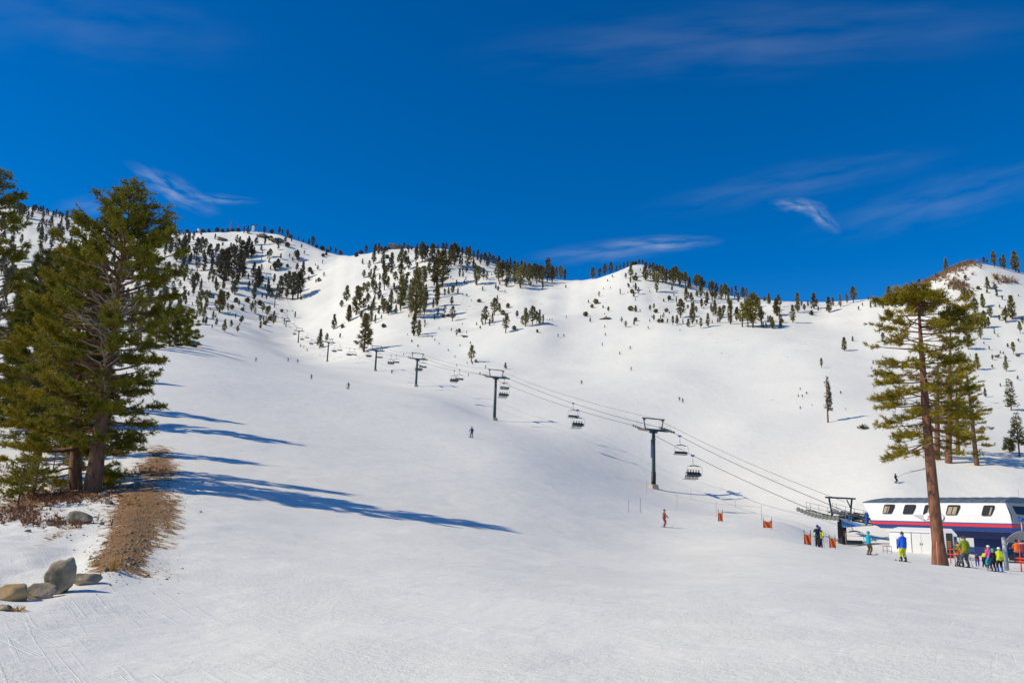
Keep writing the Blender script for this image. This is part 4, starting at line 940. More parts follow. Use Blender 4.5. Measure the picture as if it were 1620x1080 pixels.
# the name board between windows and stripe, half hidden by the pine
sc_ = on_facade(1477, 817.5, .10) - S0; W_ = 2.7 ; Hh = .52
mm = MB(); pts2 = [(math.cos(a) * W_ * .5, math.sin(a) * Hh) for a in np.linspace(0, 2 * math.pi, 28, endpoint=False)]
pts2 = [(np.sign(x) * abs(x) ** .75 * (W_ * .5) ** .25, y) for x, y in pts2]
mm.prism(pts2, sc_, -A_, EZ, -Bx, .04); sb = mm.build('name_board', WHITE, st)
mm = MB(); a = [on_facade(1444, 814, .09) - S0, on_facade(1466, 814, .09) - S0, on_facade(1462, 823, .09) - S0]
mm.poly(a + [p + Bx * .02 for p in a], [(0, 1, 2), (3, 5, 4), (0, 1, 4, 3), (1, 2, 5, 4), (2, 0, 3, 5)]); mm.build('grey_wing', mat('light_grey', (.5, .5, .5), .5), sb)
mm = MB(); pts3 = [(x * 1.03, y * 1.07) for x, y in pts2]; mm.prism(pts3, sc_ + Bx * .03, -A_, EZ, -Bx, .02); mm.build('board_rim', mat('light_grey', (.5, .5, .5), .5), sb)
lettering('Zephyr', .62, 'lettering', REDP, sb, sc_ - Bx * .05 - EZ * .13, -A_, EZ, .3, .012)
lettering('BLAZING', .26, 'lettering', REDP, sb, sc_ - Bx * .05 + EZ * .27, -A_, EZ, .2, .006)
# legs under the station
mm = MB(); c = SP(6.2, WID / 2, (zb - .75 + hgt(*(SP(6.2, WID / 2, 0) + S0)[:2])) / 2 + 0)
for s_ in (4.8,):
    p = SP(s_, WID / 2 + .4, 0); g0 = hgt(*(p + S0)[:2]) - .5 - S0[2]; p[2] = (g0 + zb - .7 - S0[2]) / 2
    mm.box(p, (2.6, 3.4, zb - .7 - S0[2] - g0), np.array([Bx, A_, EZ]))
mm.build('pillar', NAVY, st, bevel=.05)
mm = MB(); p = SP(bl - 5.5, WID / 2, 0); g0 = hgt(*(p + S0)[:2]) - .5 - S0[2]; p[2] = (g0 + zb - .7 - S0[2]) / 2
mm.box(p, (1.2, 1.6, zb - .7 - S0[2] - g0), np.array([Bx, A_, EZ])); mm.build('pillar', NAVY, st, bevel=.05)
# entry rail of the far end, with its blue funnel
q0 = SP(bl - .2, -.05, zb + .35); q1 = SP(bl + 4.6, -.15, zb + .15)
mm = MB(); mm.tube([q0, q0 + (q1 - q0) * .5], .13, 8); mm.build('entry_rail', GALV, st)
a = q0 + (q1 - q0) * .42; mm = MB(); n_ = (q1 - q0) / np.linalg.norm(q1 - q0)
P = []
for q, h_, w_ in ((a, .16, .12), (q1, .5, .3)):
    for sx, sz in ((-1, -1), (1, -1), (1, 1), (-1, 1)): P.append(q + Bx * sx * w_ + EZ * (sz * h_ + (.25 if h_ > .3 else 0)))
mm.poly(P, [(0, 1, 2, 3), (4, 7, 6, 5), (0, 1, 5, 4), (1, 2, 6, 5), (2, 3, 7, 6), (3, 0, 4, 7)]); mm.build('entry_funnel', mat('sky_blue_paint', (.07, .20, .48), .5), st)
mm = MB(); q = q0 + (q1 - q0) * .18; mm.box(q + EZ * .75, (.35, .35, 1.7), np.array([Bx, A_, EZ])); mm.build('funnel_bracket', BLUE, st, bevel=.04)
# frame trusses between mast and station
mm = MB()
pE = SP(bl + .4, 1.2, zb + 1.0); pM = MB0 + EZ * (H0 + .9) - S0 - E2 * 2.2
pE2 = SP(bl + .4, WID - 1.2, zb + 1.0); pM2 = MB0 + EZ * (H0 + .9) - S0 + E2 * 2.2
for a, b in ((pE, pM), (pE2, pM2)):
    mm.tube([a, b], .12, 6); mm.tube([a - EZ * .6, b - EZ * .6], .12, 6)
    for k in range(7): t0, t1 = k / 7, (k + 1) / 7; mm.tube([a + (b - a) * t0, a + (b - a) * t1 - EZ * .6], .05, 5)
mm.build('rope_truss', STEEL_D, st)

# --- ropes
def rope_z(Y, which):
    T_ = sorted(TW)
    for (y0, x0, z0), (y1, x1, z1) in zip(T_, T_[1:]):
        if y0 <= Y <= y1:
            t = (Y - y0) / (y1 - y0); return z0 + (z1 - z0) * t - 4 * .014 * (y1 - y0) * t * (1 - t) + {-1: .25, 1: .25, 0: 2.05}[which]
    return T_[0][2] + .25
def rope(side, name, label, r_, y1=None):
    T_ = sorted(TW); pts_ = []; off = side * GAUGE if side else .8
    Ys = sorted(set([t[0] for t in T_] + list(np.linspace(T_[0][0], T_[-1][0], 160))))
    for Y in Ys:
        X = LX0 - .42 * Y; p = np.array([X, Y, rope_z(Y, side)]) + E2 * off; pts_.append(p)
    mm = MB(); mm.tube(pts_, r_, 5)
    o = mm.build(name, mat('rope', (.06, .06, .065), .6, metal=.3)); tag(o, label, 'cable'); return o
rope(-1, 'haul_rope', 'lower steel lift rope carrying the loaded chairs up the mountain', .040)
rope(1, 'haul_rope', 'upper steel lift rope carrying the empty chairs, right of the towers', .040)
rope(0, 'signal_cable', 'thin cable strung along the tops of the tower frames', .028)
# --- chairs
def chair_proto(label='x'):
    r = empty('lift_chair', (0, 0, 0)); W = 1.5
    ax = AX
    def L_(x, y, z): return E2 * x + E1 * y + EZ * z
    m = MB(); m.box(L_(0, 0, -.02), (.28, .7, .26), ax); m.box(L_(0, .35, .12), (.2, .3, .25), ax, taper=.6); m.build('grip', BLUE, r, bevel=.03)
    m = MB(); m.tube([L_(0, 0, -.1), L_(0, 0, -1.0), L_(0, -.05, -1.35), L_(0, -.28, -1.62), L_(0, -.45, -1.75)], .06, 8); m.build('hanger', GALV, r)
    m = MB(); m.tube([L_(-W * .62, -.45, -1.80), L_(-.3, -.45, -1.70), L_(.3, -.45, -1.70), L_(W * .62, -.45, -1.80)], .085, 8); m.build('head_beam', STEEL_D, r)
    m = MB()
    for sx in (-1, 1):
        m.tube([L_(sx * .9, -.45, -1.79), L_(sx * (W - .15), -.45, -1.84), L_(sx * W, -.45, -2.05), L_(sx * (W + .08), -.42, -2.8), L_(sx * (W - .05), -.40, -3.35), L_(sx * (W - .2), .0, -3.45), L_(sx * (W - .25), .35, -3.42)], .035, 6)
    m.tube([L_(-W, -.42, -3.3), L_(W, -.42, -3.3)], .035, 6); m.build('frame', GALV, r)
    m = MB(); m.box(L_(0, 0.0, -3.42), (W * 2 - .25, .52, .1), ax); m.build('seat', mat('seat_padding', (.03, .045, .05), .7), r, bevel=.03)
    m = MB(); m.box(L_(0, -.36, -3.06), (W * 2 - .25, .08, .42), ax); m.build('backrest', mat('seat_padding', (.03, .045, .05), .7), r, bevel=.03)
    m = MB(); m.tube([L_(-W + .3, -.3, -2.35), L_(-W + .45, .1, -2.3), L_(W - .45, .1, -2.3), L_(W - .3, -.3, -2.35)], .022, 5); m.build('restraint_bar', GALV, r)
    return r
CH0 = chair_proto(); used_chair = [False]
def copy_tree(o, parent=None):
    c = o.copy(); COL.objects.link(c); c.parent = parent
    for ch in [x for x in bpy.data.objects if x.parent == o]: copy_tree(ch, c)
    return c
def place_chair(px, side, label, swing=0.0):
    d = ray(px, 600); off = side * GAUGE
    # solve the place where the rope crosses this photo column
    lo, hi = 105.0, 1000.0
    for _ in range(50):
        Y = (lo + hi) / 2; P = np.array([LX0 - .42 * Y, Y, rope_z(Y, side)]) + E2 * off
        if prj(P)[0] > px: lo = Y
        else: hi = Y
    if not used_chair[0]: o = CH0; used_chair[0] = True
    else: o = copy_tree(CH0)
    o.location = tuple(P); tag(o, label, 'lift chair', 'chairs on the lift'); return P
LOADED = [(1096, 'loaded chair nearest the station, below the empty one, with five riders', 5, True), (914, 'loaded chair with four riders halfway between the two nearest towers', 4, True), (797, 'loaded chair with four riders right beside the second tower', 4, True),
          (719, 'loaded chair between the second and third towers', 4, True), (663, 'loaded chair overlapping the top of the third tower', 4, True), (619, 'loaded chair between the third and fourth towers', 4, True), (584, 'loaded chair just left of the fourth tower, before the big pine', 3, True),
          (553, 'loaded chair just left of the big lone pine', 3, True), (529.6, 'loaded chair right of the fifth tower', 3, False), (510, 'loaded chair left of the fifth tower', 3, False), (493, 'loaded chair midway between fifth and sixth towers', 3, False), (478.5, 'loaded chair just right of the sixth tower', 3, False), (466.5, 'loaded chair left of the sixth tower', 3, False)]
EMPTY = [(1075.5, 'empty chair just above the five riders, right of the nearest tower'), (907, 'empty chair just above the four riders halfway between two towers'), (798.5, 'empty chair right of the second tower crossarm'), (727, 'empty chair between the second and third towers'),
         (669.5, 'empty chair at the right of the third tower head'), (627, 'empty chair between the third and fourth towers'), (601, 'empty chair beside the fourth tower head'), (561, 'empty chair right of the loaded one beside the big lone pine'), (538, 'empty chair between the fifth tower and the big lone pine'), (501, 'empty chair left of the fifth tower'), (486, 'empty chair right of the sixth tower'), (456, 'empty chair by the close pair of towers')]
CHP = [(place_chair(c[0], -1, c[1]), c[2], c[3], c[1]) for c in LOADED]
for c in EMPTY: place_chair(c[0], 1, c[1])
# the empty chair swinging through the station entrance
o = copy_tree(CH0); Pq = SP(bl + 3.2, -.1, zb + 1.2) + S0; dd = at(1349, 849, Pq[1]); Pq = at(1347, 826, Pq[1]); o.location = (Pq[0], Pq[1], Pq[2] + .6); tag(o, 'empty chair low over the snow between the padded mast and the white station', 'lift chair', 'chairs on the lift')

# ------------------------------------------------------------------ hut, nets, fences, poles at the station
hut = None
def local_box(name, m_, parent, o, ax, lo, hi, bevel=0.0):
    o = np.array(o, float); lo = np.array(lo, float); hi = np.array(hi, float); c = (lo + hi) / 2
    mm = MB(); mm.box(ax[0] * c[0] + ax[1] * c[1] + ax[2] * c[2] + o, hi - lo, ax); return mm.build(name, m_, parent, bevel=bevel)
Yh = 84.0; a_ = at(1408, 871, 92.0); b_ = at(1492, 883, 88.0)
HXv = b_ - a_; HXv[2] = 0; HL = np.linalg.norm(HXv); HXv /= HL; HYv = np.array([-HXv[1], HXv[0], 0])     # along the front, away from viewer
gz = min(hgt(*a_[:2]), hgt(*b_[:2])) - .3; top = at(1408, 840, 92.0)[2]
hb = empty('operator_hut', (a_[0], a_[1], gz)); tag(hb, 'low white hut with sloping roof edges and double doors, behind the reddish pine trunk', 'hut')
HA = np.array([HXv, HYv, EZ]); h_ = top - gz
local_box('wall', WHITE, hb, (0, 0, 0), HA, (0, 0, 0), (HL, 2.2, h_), .03)
mm = MB(); P = []
for z_, i_ in ((h_ + .003, -.12), (h_ + .16, -.12), (h_ + .5, .75)):
    for x, y in ((i_, i_), (HL - i_, i_), (HL - i_, 2.2 - i_), (i_, 2.2 - i_)): P.append(HXv * x + HYv * y + EZ * z_)
mm.poly(P, [(3, 2, 1, 0), (8, 9, 10, 11)] + [(k, (k + 1) % 4, 4 + (k + 1) % 4, 4 + k) for k in range(4)] + [(4 + k, 4 + (k + 1) % 4, 8 + (k + 1) % 4, 8 + k) for k in range(4)]); mm.build('roof', WHITE, hb)
for k, (x0, x1) in enumerate(((2.45, 3.35), (3.38, 4.3))):
    dr = local_box('door', mat('door_white', (.72, .72, .70), .5), hb, (0, 0, 0), HA, (x0, -.06, .35), (x1, .0, h_ - .12), .01)
    local_box('handle', STEEL_D, dr, (0, 0, 0), HA, ((x1 - .12) if k == 0 else (x0 + .06), -.1, h_ * .5), ((x1 - .06) if k == 0 else (x0 + .12), -.062, h_ * .5 + .2))
vt = local_box('vent', GREYP, hb, (0, 0, 0), HA, (.75, -.05, h_ * .35), (1.2, -.002, h_ * .72), .01)
local_box('louvre', STEEL_D, vt, (0, 0, 0), HA, (.8, -.07, h_ * .40), (1.15, -.052, h_ * .67))
local_box('painted_shade_bay', GREYP, hb, (0, 0, 0), HA, (5.05, -.09, .2), (6.4, -.003, h_ - .1))  # grey slab on the hut front, shade put into its colour
mm = MB()
for x in (2.35, 4.95, 7.2): mm.box(HXv * x - HYv * .02 + EZ * h_ / 2, (.05, .04, h_), HA)
mm.build('corner_trim', STEEL_D, hb)
# its bevelled right end with a glazed door, seen right of the trunk
q_ = ground(1541, 884); q_ = at(1517, 884, 84.0); Rn = empty('ticket_booth', (q_[0], q_[1], hgt(q_[0], q_[1]) - .2)); tag(Rn, 'white booth with glass doors and rounded roof, just right of the reddish pine trunk', 'booth')
p0 = at(1482, 884, 84.6); bx = q_ - p0; bx[2] = 0; bl2 = np.linalg.norm(bx); bx /= bl2; by = np.array([-bx[1], bx[0], 0]); BA = np.array([bx, by, EZ]); hh = at(1505, 836, 85.0)[2] - Rn.location.z
mm = MB(); k = hh; prof2 = [(-bl2 - .3, 0), (0, 0), (0, k - .55), (-.45, k), (-bl2 - .3, k)]
mm.prism(prof2, (0, 0, 0), bx, EZ, by, 1.1); mm.build('wall', WHITE, Rn, bevel=.04)
dq = local_box('door', STEEL_D, Rn, (0, 0, 0), BA, (-1.02, -.06, .25), (-.46, -.003, k - .45)); local_box('pane', GLASS, dq, (0, 0, 0), BA, (-.97, -.085, .35), (-.51, -.062, k - .55)); local_box('notice', WOODM, dq, (0, 0, 0), BA, (-.95, -.10, k * .4), (-.6, -.088, k * .62))
dq = local_box('window', STEEL_D, Rn, (0, 0, 0), BA, (-.32, -.05, .5), (-.08, -.003, k - .75)); local_box('pane', GLASS, dq, (0, 0, 0), BA, (-.29, -.07, .6), (-.11, -.052, k - .85))

def net(px0, px1, ptop, pbot, D, label, sag=.12, lean=.0):
    P = at((px0 + px1) / 2, pbot, D); P[2] = hgt(P[0], P[1]); k = D / FPX; w_ = abs(px1 - px0) * k; h_ = (pbot - ptop) * k; r = empty('orange_net_marker', P); tag(r, label, 'net', 'orange net markers')
    for sx in (-1, 1):
        mm = MB(); mm.tube([(sx * w_ / 2, 0, -.2), (sx * w_ / 2 + lean, 0, h_ + .28)], .025, 6); mm.build('pole', BLACKPAD, r)
    mm = MB(); n_ = 8; V_ = []; 
    for j in range(n_ + 1):
        for i in range(n_ + 1):
            u, v = i / n_, j / n_; x = (u - .5) * w_ * (.93 if .2 < v < .85 else 1); z = .08 + v * (h_ - .08) - sag * h_ * math.sin(u * 3.14) * v; V_.append((x + lean * v, .07 * math.sin(u * 9 + v * 4), z))
    mm.poly(V_, [(j * (n_ + 1) + i, j * (n_ + 1) + i + 1, (j + 1) * (n_ + 1) + i + 1, (j + 1) * (n_ + 1) + i) for j in range(n_) for i in range(n_)])
    o = mm.build('net', ORANGE, r); sd = o.modifiers.new('s', 'SOLIDIFY'); sd.thickness = .012
net(1273, 1283, 846.5, 865, 66, 'leftmost orange net marker of the station pair, left of two standing skiers')
net(1312.5, 1321.5, 842, 858, 76, 'orange net marker between the two standing skiers and the padded mast')
net(1136.5, 1143, 810, 825, 92, 'narrow orange net marker on the slope right of the red skier')
net(1208, 1221, 821, 834, 88, 'wide tilted orange net marker out on the slope, right of the narrow one', .2)
def pole(px, pt, pb, D, m_, name, label, r=.02, group=None, cat='pole'):
    P = at(px, pb, D) if D else ground(px, pb); P[2] = hgt(P[0], P[1]); h_ = (pb - pt) * P[1] / FPX
    mm = MB(); mm.tube([(0, 0, -.3), (0, 0, h_ * .5), (.02, 0, h_)], r, 6); o = mm.build(name, m_, None, P); tag(o, label, cat, group); return P, h_
BAMBOO = mat('bamboo', (.16, .12, .11), .7)
pole(994.5, 800, 819, 90, BAMBOO, 'slope_pole', 'short thin pole, left of the pair on the slope left of the red skier', .022)
pole(1013, 793, 816, 93, BAMBOO, 'slope_pole', 'taller thin pole, right of the pair left of the red skier', .022)
FP = []
for i, (px, pt, pb, D) in enumerate([(1023, 760, 781, 140), (1071, 774, 795, 128), (1133, 790, 813, 112), (1205, 809, 832, 100)]):
    P, h = pole(px, pt, pb, D, mat('red_bamboo', (.35, .13, .11), .7), 'fence_pole', ['leftmost', 'second', 'third', 'rightmost'][i] + ' thin reddish pole of the rope line below the nearest tower', .02, 'poles of the rope line'); FP.append(P + EZ * h * .85)
mm = MB(); mm.tube([FP[0] + np.array([-14, 8, 2.])] + FP, .012, 4); tag(mm.build('rope_line', mat('red_bamboo', (.35, .13, .11), .7)), 'thin reddish rope strung between the poles below the nearest tower', 'rope')
for i, (px, pt, pb, D) in enumerate([(1093, 767, 783, 150), (1163, 782, 794, 146)]):
    pole(px, pt, pb, D, BAMBOO, 'slope_pole', ['thin far pole right of the nearest tower foot', 'thin far pole above the narrow orange net'][i], .02)
pole(1610.5, 758, 774, 128, REDP, 'marker_pole', 'thin pole with a small red tag on the slope above the station roof', .018)
P, h = pole(1483, 846, 882, 53.5, mat('pink_pole', (.75, .25, .18), .6), 'fence_pole', 'pale orange pole standing against the reddish pine trunk', .03)
red = mat('red_fence', (.70, .07, .05), .6)
def rail(name, pts_, r, m_, label, cat): 
    mm = MB()
    for seg in pts_: mm.tube(seg, r, 6)
    tag(mm.build(name, m_), label, cat)
def G(px, py, D, dz=0): P = at(px, py, D); P[2] = hgt(P[0], P[1]) + dz; return P
a, b, c = G(1397, 869, 86), G(1403.5, 869, 86), G(1410.5, 869, 86)
rail('red_fence', [[a - EZ * .1, a + EZ * .72], [b - EZ * .1, b + EZ * .72], [c - EZ * .1, c + EZ * .72], [a + EZ * .72, c + EZ * .72], [a + EZ * .25, c + EZ * .25]], .028, mat('dull_red', (.32, .06, .07), .6), 'small low red tube fence at the left corner of the white hut', 'fence')
a, b = G(1483, 882, 53.5), G(1512, 884, 62); rail('rope_line', [[a + EZ * .55, (a + b) / 2 + EZ * .45, b + EZ * .6]], .018, red, 'orange rope running past the foot of the reddish pine trunk', 'rope')
a, b = G(1497, 882, 68), G(1511, 883, 66); rail('red_fence', [[a + EZ * .75, b + EZ * .75], [a + EZ * 1.15, b + EZ * 1.15], [b - EZ * .1, b + EZ * 1.3], [(a + b) / 2 - EZ * .1, (a + b) / 2 + EZ * 1.15]], .035, red, 'bright red railing between the pine trunk and the booth door', 'fence')
a, b = G(1606, 890, 56), G(1622, 891, 54); rail('red_fence', [[a + EZ * .85, b + EZ * .85], [a + EZ * .65, b + EZ * .65], [(a + b) / 2 + np.array([.05, 0, -.1]), (a + b) / 2 + np.array([.05, 0, .85])], [b, b + EZ * .85]], .05, red, 'red queue rail at the bottom right edge in front of the seated person', 'fence')
P, h = pole(1614, 838, 884, 60, mat('red_post', (.65, .10, .12), .6), 'queue_pole', 'tall thin red post at the right edge behind the red queue rail', .035)
# the thick grey post
P0 = G(1592, 888, 58); mm = MB(); mm.tube([(0, 0, -.2), (-.02, 0, 1.05), (-.05, 0, 2.12)], .14, 14); mm.ball((-.05, 0, 2.12), .14, 12, (1, 1, .8)); o = mm.build('grey_post', mat('grey_post_paint', (.36, .38, .40), .5, noise=.15), None, P0); tag(o, 'thick round-topped grey post at the right between yellow-vested child and the boarding chair', 'post')
# boarding chair with its grey bubble at the right edge
r = copy_tree(CH0); P = at(1616, 826, 68); r.location = tuple(P); r.rotation_euler = (0, 0, 0); P2 = G(1611, 888, 68); r.location.z = P2[2] + 3.9; r.rotation_euler.z = -.5
tag(r, 'lift chair being boarded at the right edge behind the thick grey post', 'lift chair', 'chairs on the lift')
mm = MB(); Pb = at(1617, 847, 66)
n_ = 8; V_ = []
for i in range(n_ + 1):
    t = i / n_
    for sx in (-1, 1): V_.append((1.1 * sx, -.75 + 1.5 * t, .35 - .9 * t * t))
mm.poly([E2 * v[0] * 1.0 + E1 * v[1] + EZ * v[2] for v in V_], [(2 * i, 2 * i + 1, 2 * i + 3, 2 * i + 2) for i in range(n_)])
o = mm.build('wind_shield', GREYP, None, Pb); sd = o.modifiers.new('s', 'SOLIDIFY'); sd.thickness = .03; tag(o, 'curved grey cover hanging over the boarding chair under the station end', 'cover')
# orange notice board seen through the gap under the station
a = at(1557, 849, 118); mm = MB(); mm.box((0, 0, 0), (1.25, .05, .62)); mm.tube([(-.5, .05, -1.6), (-.5, .05, .2)], .03); mm.tube([(.5, .05, -1.6), (.5, .05, .2)], .03); r = empty('orange_board', (a[0], a[1], a[2])); 
o = mm.build('board', ORANGE, r); mm = MB(); mm.box((.1, -.04, 0), (.16, .02, .6), np.array([[math.cos(.5), 0, math.sin(.5)], [0, 1, 0], [-math.sin(.5), 0, math.cos(.5)]])); mm.build('stripe', NAVY, r); tag(r, 'orange board with a dark slash seen through the gap under the lift station', 'board')

# ------------------------------------------------------------------ summit, machines
P = ground(400, 367, 200); Rr = empty('summit_station', P); tag(Rr, 'small white summit lift station with dark crossbeams on the left skyline', 'lift station')
mm = MB(); mm.box((0, 0, 4), (3, 3, 9)); mm.build('pillar', WHITE, Rr); mm = MB(); mm.box((1, 0, 8.6), (9, 2, .8)); mm.tube([(-2, 0, 8.6), (-2, 0, 11)], .3); mm.tube([(5, 0, 8.6), (5.5, 0, 10.6)], .3); mm.box((2, 0, 10.6), (9, .6, .5)); mm.tube([(8, 0, 0), (8, 0, 9)], .4); mm.build('crossarm', STEEL, Rr)
for (px, pt, pb, lb) in [(364, 344, 360, 'tall thin red lattice mast on the left skyline'), (376.5, 352, 361, 'shorter red lattice mast on the left skyline')]:
    P = ground(px, pb + 3, 200); H = (pb - pt + 3) * P[1] / FPX; mm = MB()
    for a in range(3): mm.tube([(1.0 * math.cos(a * 2.1), 1.0 * math.sin(a * 2.1), 0), (.15 * math.cos(a * 2.1), .15 * math.sin(a * 2.1), H)], .13, 4)
    for k in range(8):
        z = H * k / 8; rr = 1.0 - .85 * k / 8
        for a in range(3): mm.tube([(rr * math.cos(a * 2.1), rr * math.sin(a * 2.1), z), (rr * .9 * math.cos(a * 2.1 + 2.1), rr * .9 * math.sin(a * 2.1 + 2.1), z + H / 8)], .1, 4)
    tag(mm.build('radio_mast', mat('mast_red', (.45, .12, .12), .6), None, P), lb, 'mast')
P = ground(314, 367, 200); mm = MB(); mm.ball((0, 0, 4.2), 2.2, 14); o = empty('radar_dome', P); mm.build('dome', WHITE, o); mm = MB(); mm.tube([(0, 0, 0), (0, 0, 2.6)], 1.0); mm.build('pedestal', WHITE, o); tag(o, 'small white ball-shaped dome on the left skyline right of the big pine', 'dome')
P = ground(302, 548, 100); o = empty('snow_groomer', P); tag(o, 'small dark green snow machine parked at the right end of the brow copse', 'snow machine')
mm = MB(); mm.box((0, 0, 1.1), (3.0, 2.2, 1.0)); mm.box((.5, 0, 1.9), (1.6, 2.0, .9), taper=.8); mm.build('body', mat('groomer_green', (.02, .10, .09), .5), o, bevel=.08); mm = MB(); mm.box((0, -1.25, .4), (3.6, .6, .7)); mm.box((0, 1.25, .4), (3.6, .6, .7)); mm.build('track', RUBBER, o, bevel=.1)

# ------------------------------------------------------------------ rocks, stones, grass, brush
ROCK = mat('boulder', (.31, .25, .175), .9, noise=.6, nscale=3.5, bump=1.0, bscale=7)
ROCK_T = mat('tan_boulder', (.33, .22, .11), .9, noise=.4, nscale=2.5, bump=.9, bscale=5)
ROCK_G = mat('grey_rock', (.17, .15, .135), .95, noise=.4, nscale=.6, bump=.8, bscale=2)
def rock(px, py, wpx, hpx, D, seed, label, m_=None, tilt=0.0, name='boulder', depth=.7, squash=.0, group=None, point=None, rough=.22):
    P = at(px, py, D) if D else ground(px, py); P[2] = hgt(P[0], P[1]); k = P[1] / FPX; W, H = wpx * k, hpx * k; g = np.random.default_rng(seed)
    bm = bmesh.new(); bmesh.ops.create_icosphere(bm, subdivisions=4, radius=.5)
    off = g.uniform(0, 99, 3); planes = [(unit(g.normal(size=3)), g.uniform(.24, .42)) for _ in range(15)]
    for v in bm.verts:
        c = np.array(v.co)
        for n_, d_ in planes:
            e_ = c @ n_ - d_
            if e_ > 0: c = c - n_ * e_ * .97
        c = c * (1 + rough * fbm(np.array([c[0] * 3 + off[0] + c[2] * 2]), np.array([c[1] * 3 + off[1]]), 3)[0])
        if point: c[0] *= 1 - point * (c[2] if c[2] > 0 else 0)
        x, z = c[0], c[2]; c[0] = x * math.cos(tilt) - z * math.sin(tilt); c[2] = x * math.sin(tilt) + z * math.cos(tilt)
        v.co = Vector(c)
    co = np.array([v.co[:] for v in bm.verts]); mn, mxx = co.min(0), co.max(0)
    for v in bm.verts:
        v.co.x = (v.co.x - (mn[0] + mxx[0]) / 2) / (mxx[0] - mn[0]) * W; v.co.y *= W * depth; v.co.z = (v.co.z - mn[2]) / (mxx[2] - mn[2]) * H * 1.2 - H * .2
    for f in bm.faces: f.smooth = True
    me_ = bpy.data.meshes.new(name); bm.to_mesh(me_); bm.free(); me_.materials.append(m_ or ROCK); o = link(name, me_, None, P); tag(o, label, 'rock', group); return o
rock(94, 940, 46, 54, 15.6, 1, 'large upright rounded boulder at the bottom left, biggest of the row', tilt=-.5, depth=.75)
rock(60, 950, 58, 24, 15.2, 2, 'low grey slab of rock left of the upright boulder', ROCK, depth=.8)
rock(12, 962, 66, 24, 14.6, 3, 'low tan rock at the left edge of the boulder row', ROCK_T, depth=.8)
rock(130, 936, 46, 17, 16.4, 4, 'flat rock leaning on the right side of the upright boulder', ROCK, depth=.9)
rock(127, 818, 38, 20, 31, 5, 'wedge-shaped pale rock on the snow bank above the boulders', ROCK, tilt=.5, depth=.8, point=.6)
rock(4, 972, 26, 9, 13.2, 6, 'small dark stone in the very corner below the tan rock', ROCK, depth=.8)
rock(161, 827, 8, 6, 30, 7, 'fist-sized grey stone beside the dirt strip', ROCK_G)
rock(165, 787, 16, 9, 42, 8, 'grey rock at the foot of the tallest left pine, right side', ROCK_G)
rock(172, 795, 14, 7, 38, 9, 'small grey rock just below the pine foot', ROCK_G)
rock(82, 835, 18, 6, 30, 10, 'flat grey stone in the stained snow under the pines', ROCK_G)
rock(44, 842, 12, 4, 28, 12, 'thin flat stone left of the other stained-snow stone', ROCK_G)
for i, (px, py, w_, h_, lb) in enumerate([(415, 376, 24, 8, 'rock outcrop left under the summit station'), (438, 384, 26, 10, 'rock outcrop right under the summit station'), (352, 381, 22, 5, 'low dark rocks below the left skyline masts'), (605, 388, 22, 7, 'dark rocks on the left top of the middle ridge'), (628, 389, 26, 9, 'jumbled rocks on the middle ridge top'),
                                     (118, 345, 28, 7, 'dark rock band on the far left summit'), (1610, 564, 9, 6, 'brown boulder on the right edge of the hill flank'), (1578, 566, 7, 6, 'grey bush-like rock on the hill flank'), (735, 533, 14, 3, 'thin dark rocks under the small double fir on the middle slope'), (958, 505, 22, 3, 'thin line of dark rocks at the bowl edge')]):
    rock(px, py, w_, h_, None, 30 + i, lb, ROCK_G, name='rock_outcrop', depth=.8, rough=1.1)
# stones on the bare strip: nobody could count them
g = np.random.default_rng(5); V_ = []; F_ = []; off = 0
ico = bmesh.new(); bmesh.ops.create_icosphere(ico, subdivisions=1, radius=1); ic = np.array([v.co[:] for v in ico.verts]); icf = np.array([[v.index for v in f.verts] for f in ico.faces]); ico.free()
for i in range(2600):
    cx, cy, sx, sy = [(245, 735, 22, 20), (235, 790, 34, 22), (210, 820, 36, 28), (215, 850, 26, 26), (180, 880, 30, 20), (100, 790, 70, 12), (60, 800, 60, 14), (95, 842, 40, 8), (170, 800, 60, 26), (230, 900, 50, 20)][int(g.choice(10, p=[.13, .2, .2, .16, .12, .05, .04, .03, .04, .03]))]
    px, py = cx + g.normal() * sx * .8, cy + g.normal() * sy * .75
    if not 0 < px < 330: continue
    P = ground(px, py); r_ = .014 + .035 * g.random() ** 4 if g.random() < .985 else .075
    v = ic * r_ * g.uniform(.6, 1.3, 3) * (1 + .25 * g.normal(size=(len(ic), 1)) * .5); V_.append(v + P); F_.append(icf + off); off += len(ic)
tag(link('gravel', raw_mesh('gravel', np.concatenate(V_), np.concatenate(F_), mat('stone_chips', (.27, .19, .11), .95, noise=.5, nscale=3))), 'loose stones and gravel on the bare brown strip', 'gravel', kind='stuff')
STRAW = mat('dry_grass', (.55, .33, .09), .9, noise=.3, nscale=9)
def tuft(px, py, hp, n, label, spread=.35, wid=1.0):
    P = ground(px, py); H = hp / FPX * P[1]; g = np.random.default_rng(int(px * 7)); b = g.normal(size=(n, 3)) * [H * .18 * wid, H * .18 * wid, 0]; d = unit(np.stack([g.normal(size=n) * spread, g.normal(size=n) * spread, np.ones(n)], -1))
    Pv, Ff = blades(b, d, 1, H, .007, .05, g); o = link('grass_tuft', raw_mesh('grass_tuft', Pv, Ff, STRAW), None, P); tag(o, label, 'grass', 'dry grass tufts')
tuft(180, 902, 20, 90, 'tallest dry yellow grass tuft, at the lower end of the dirt strip'); tuft(204, 798, 13, 60, 'upright yellow tuft in the middle of the dirt strip'); tuft(219, 801, 9, 50, 'shorter yellow tuft right of the upright one')
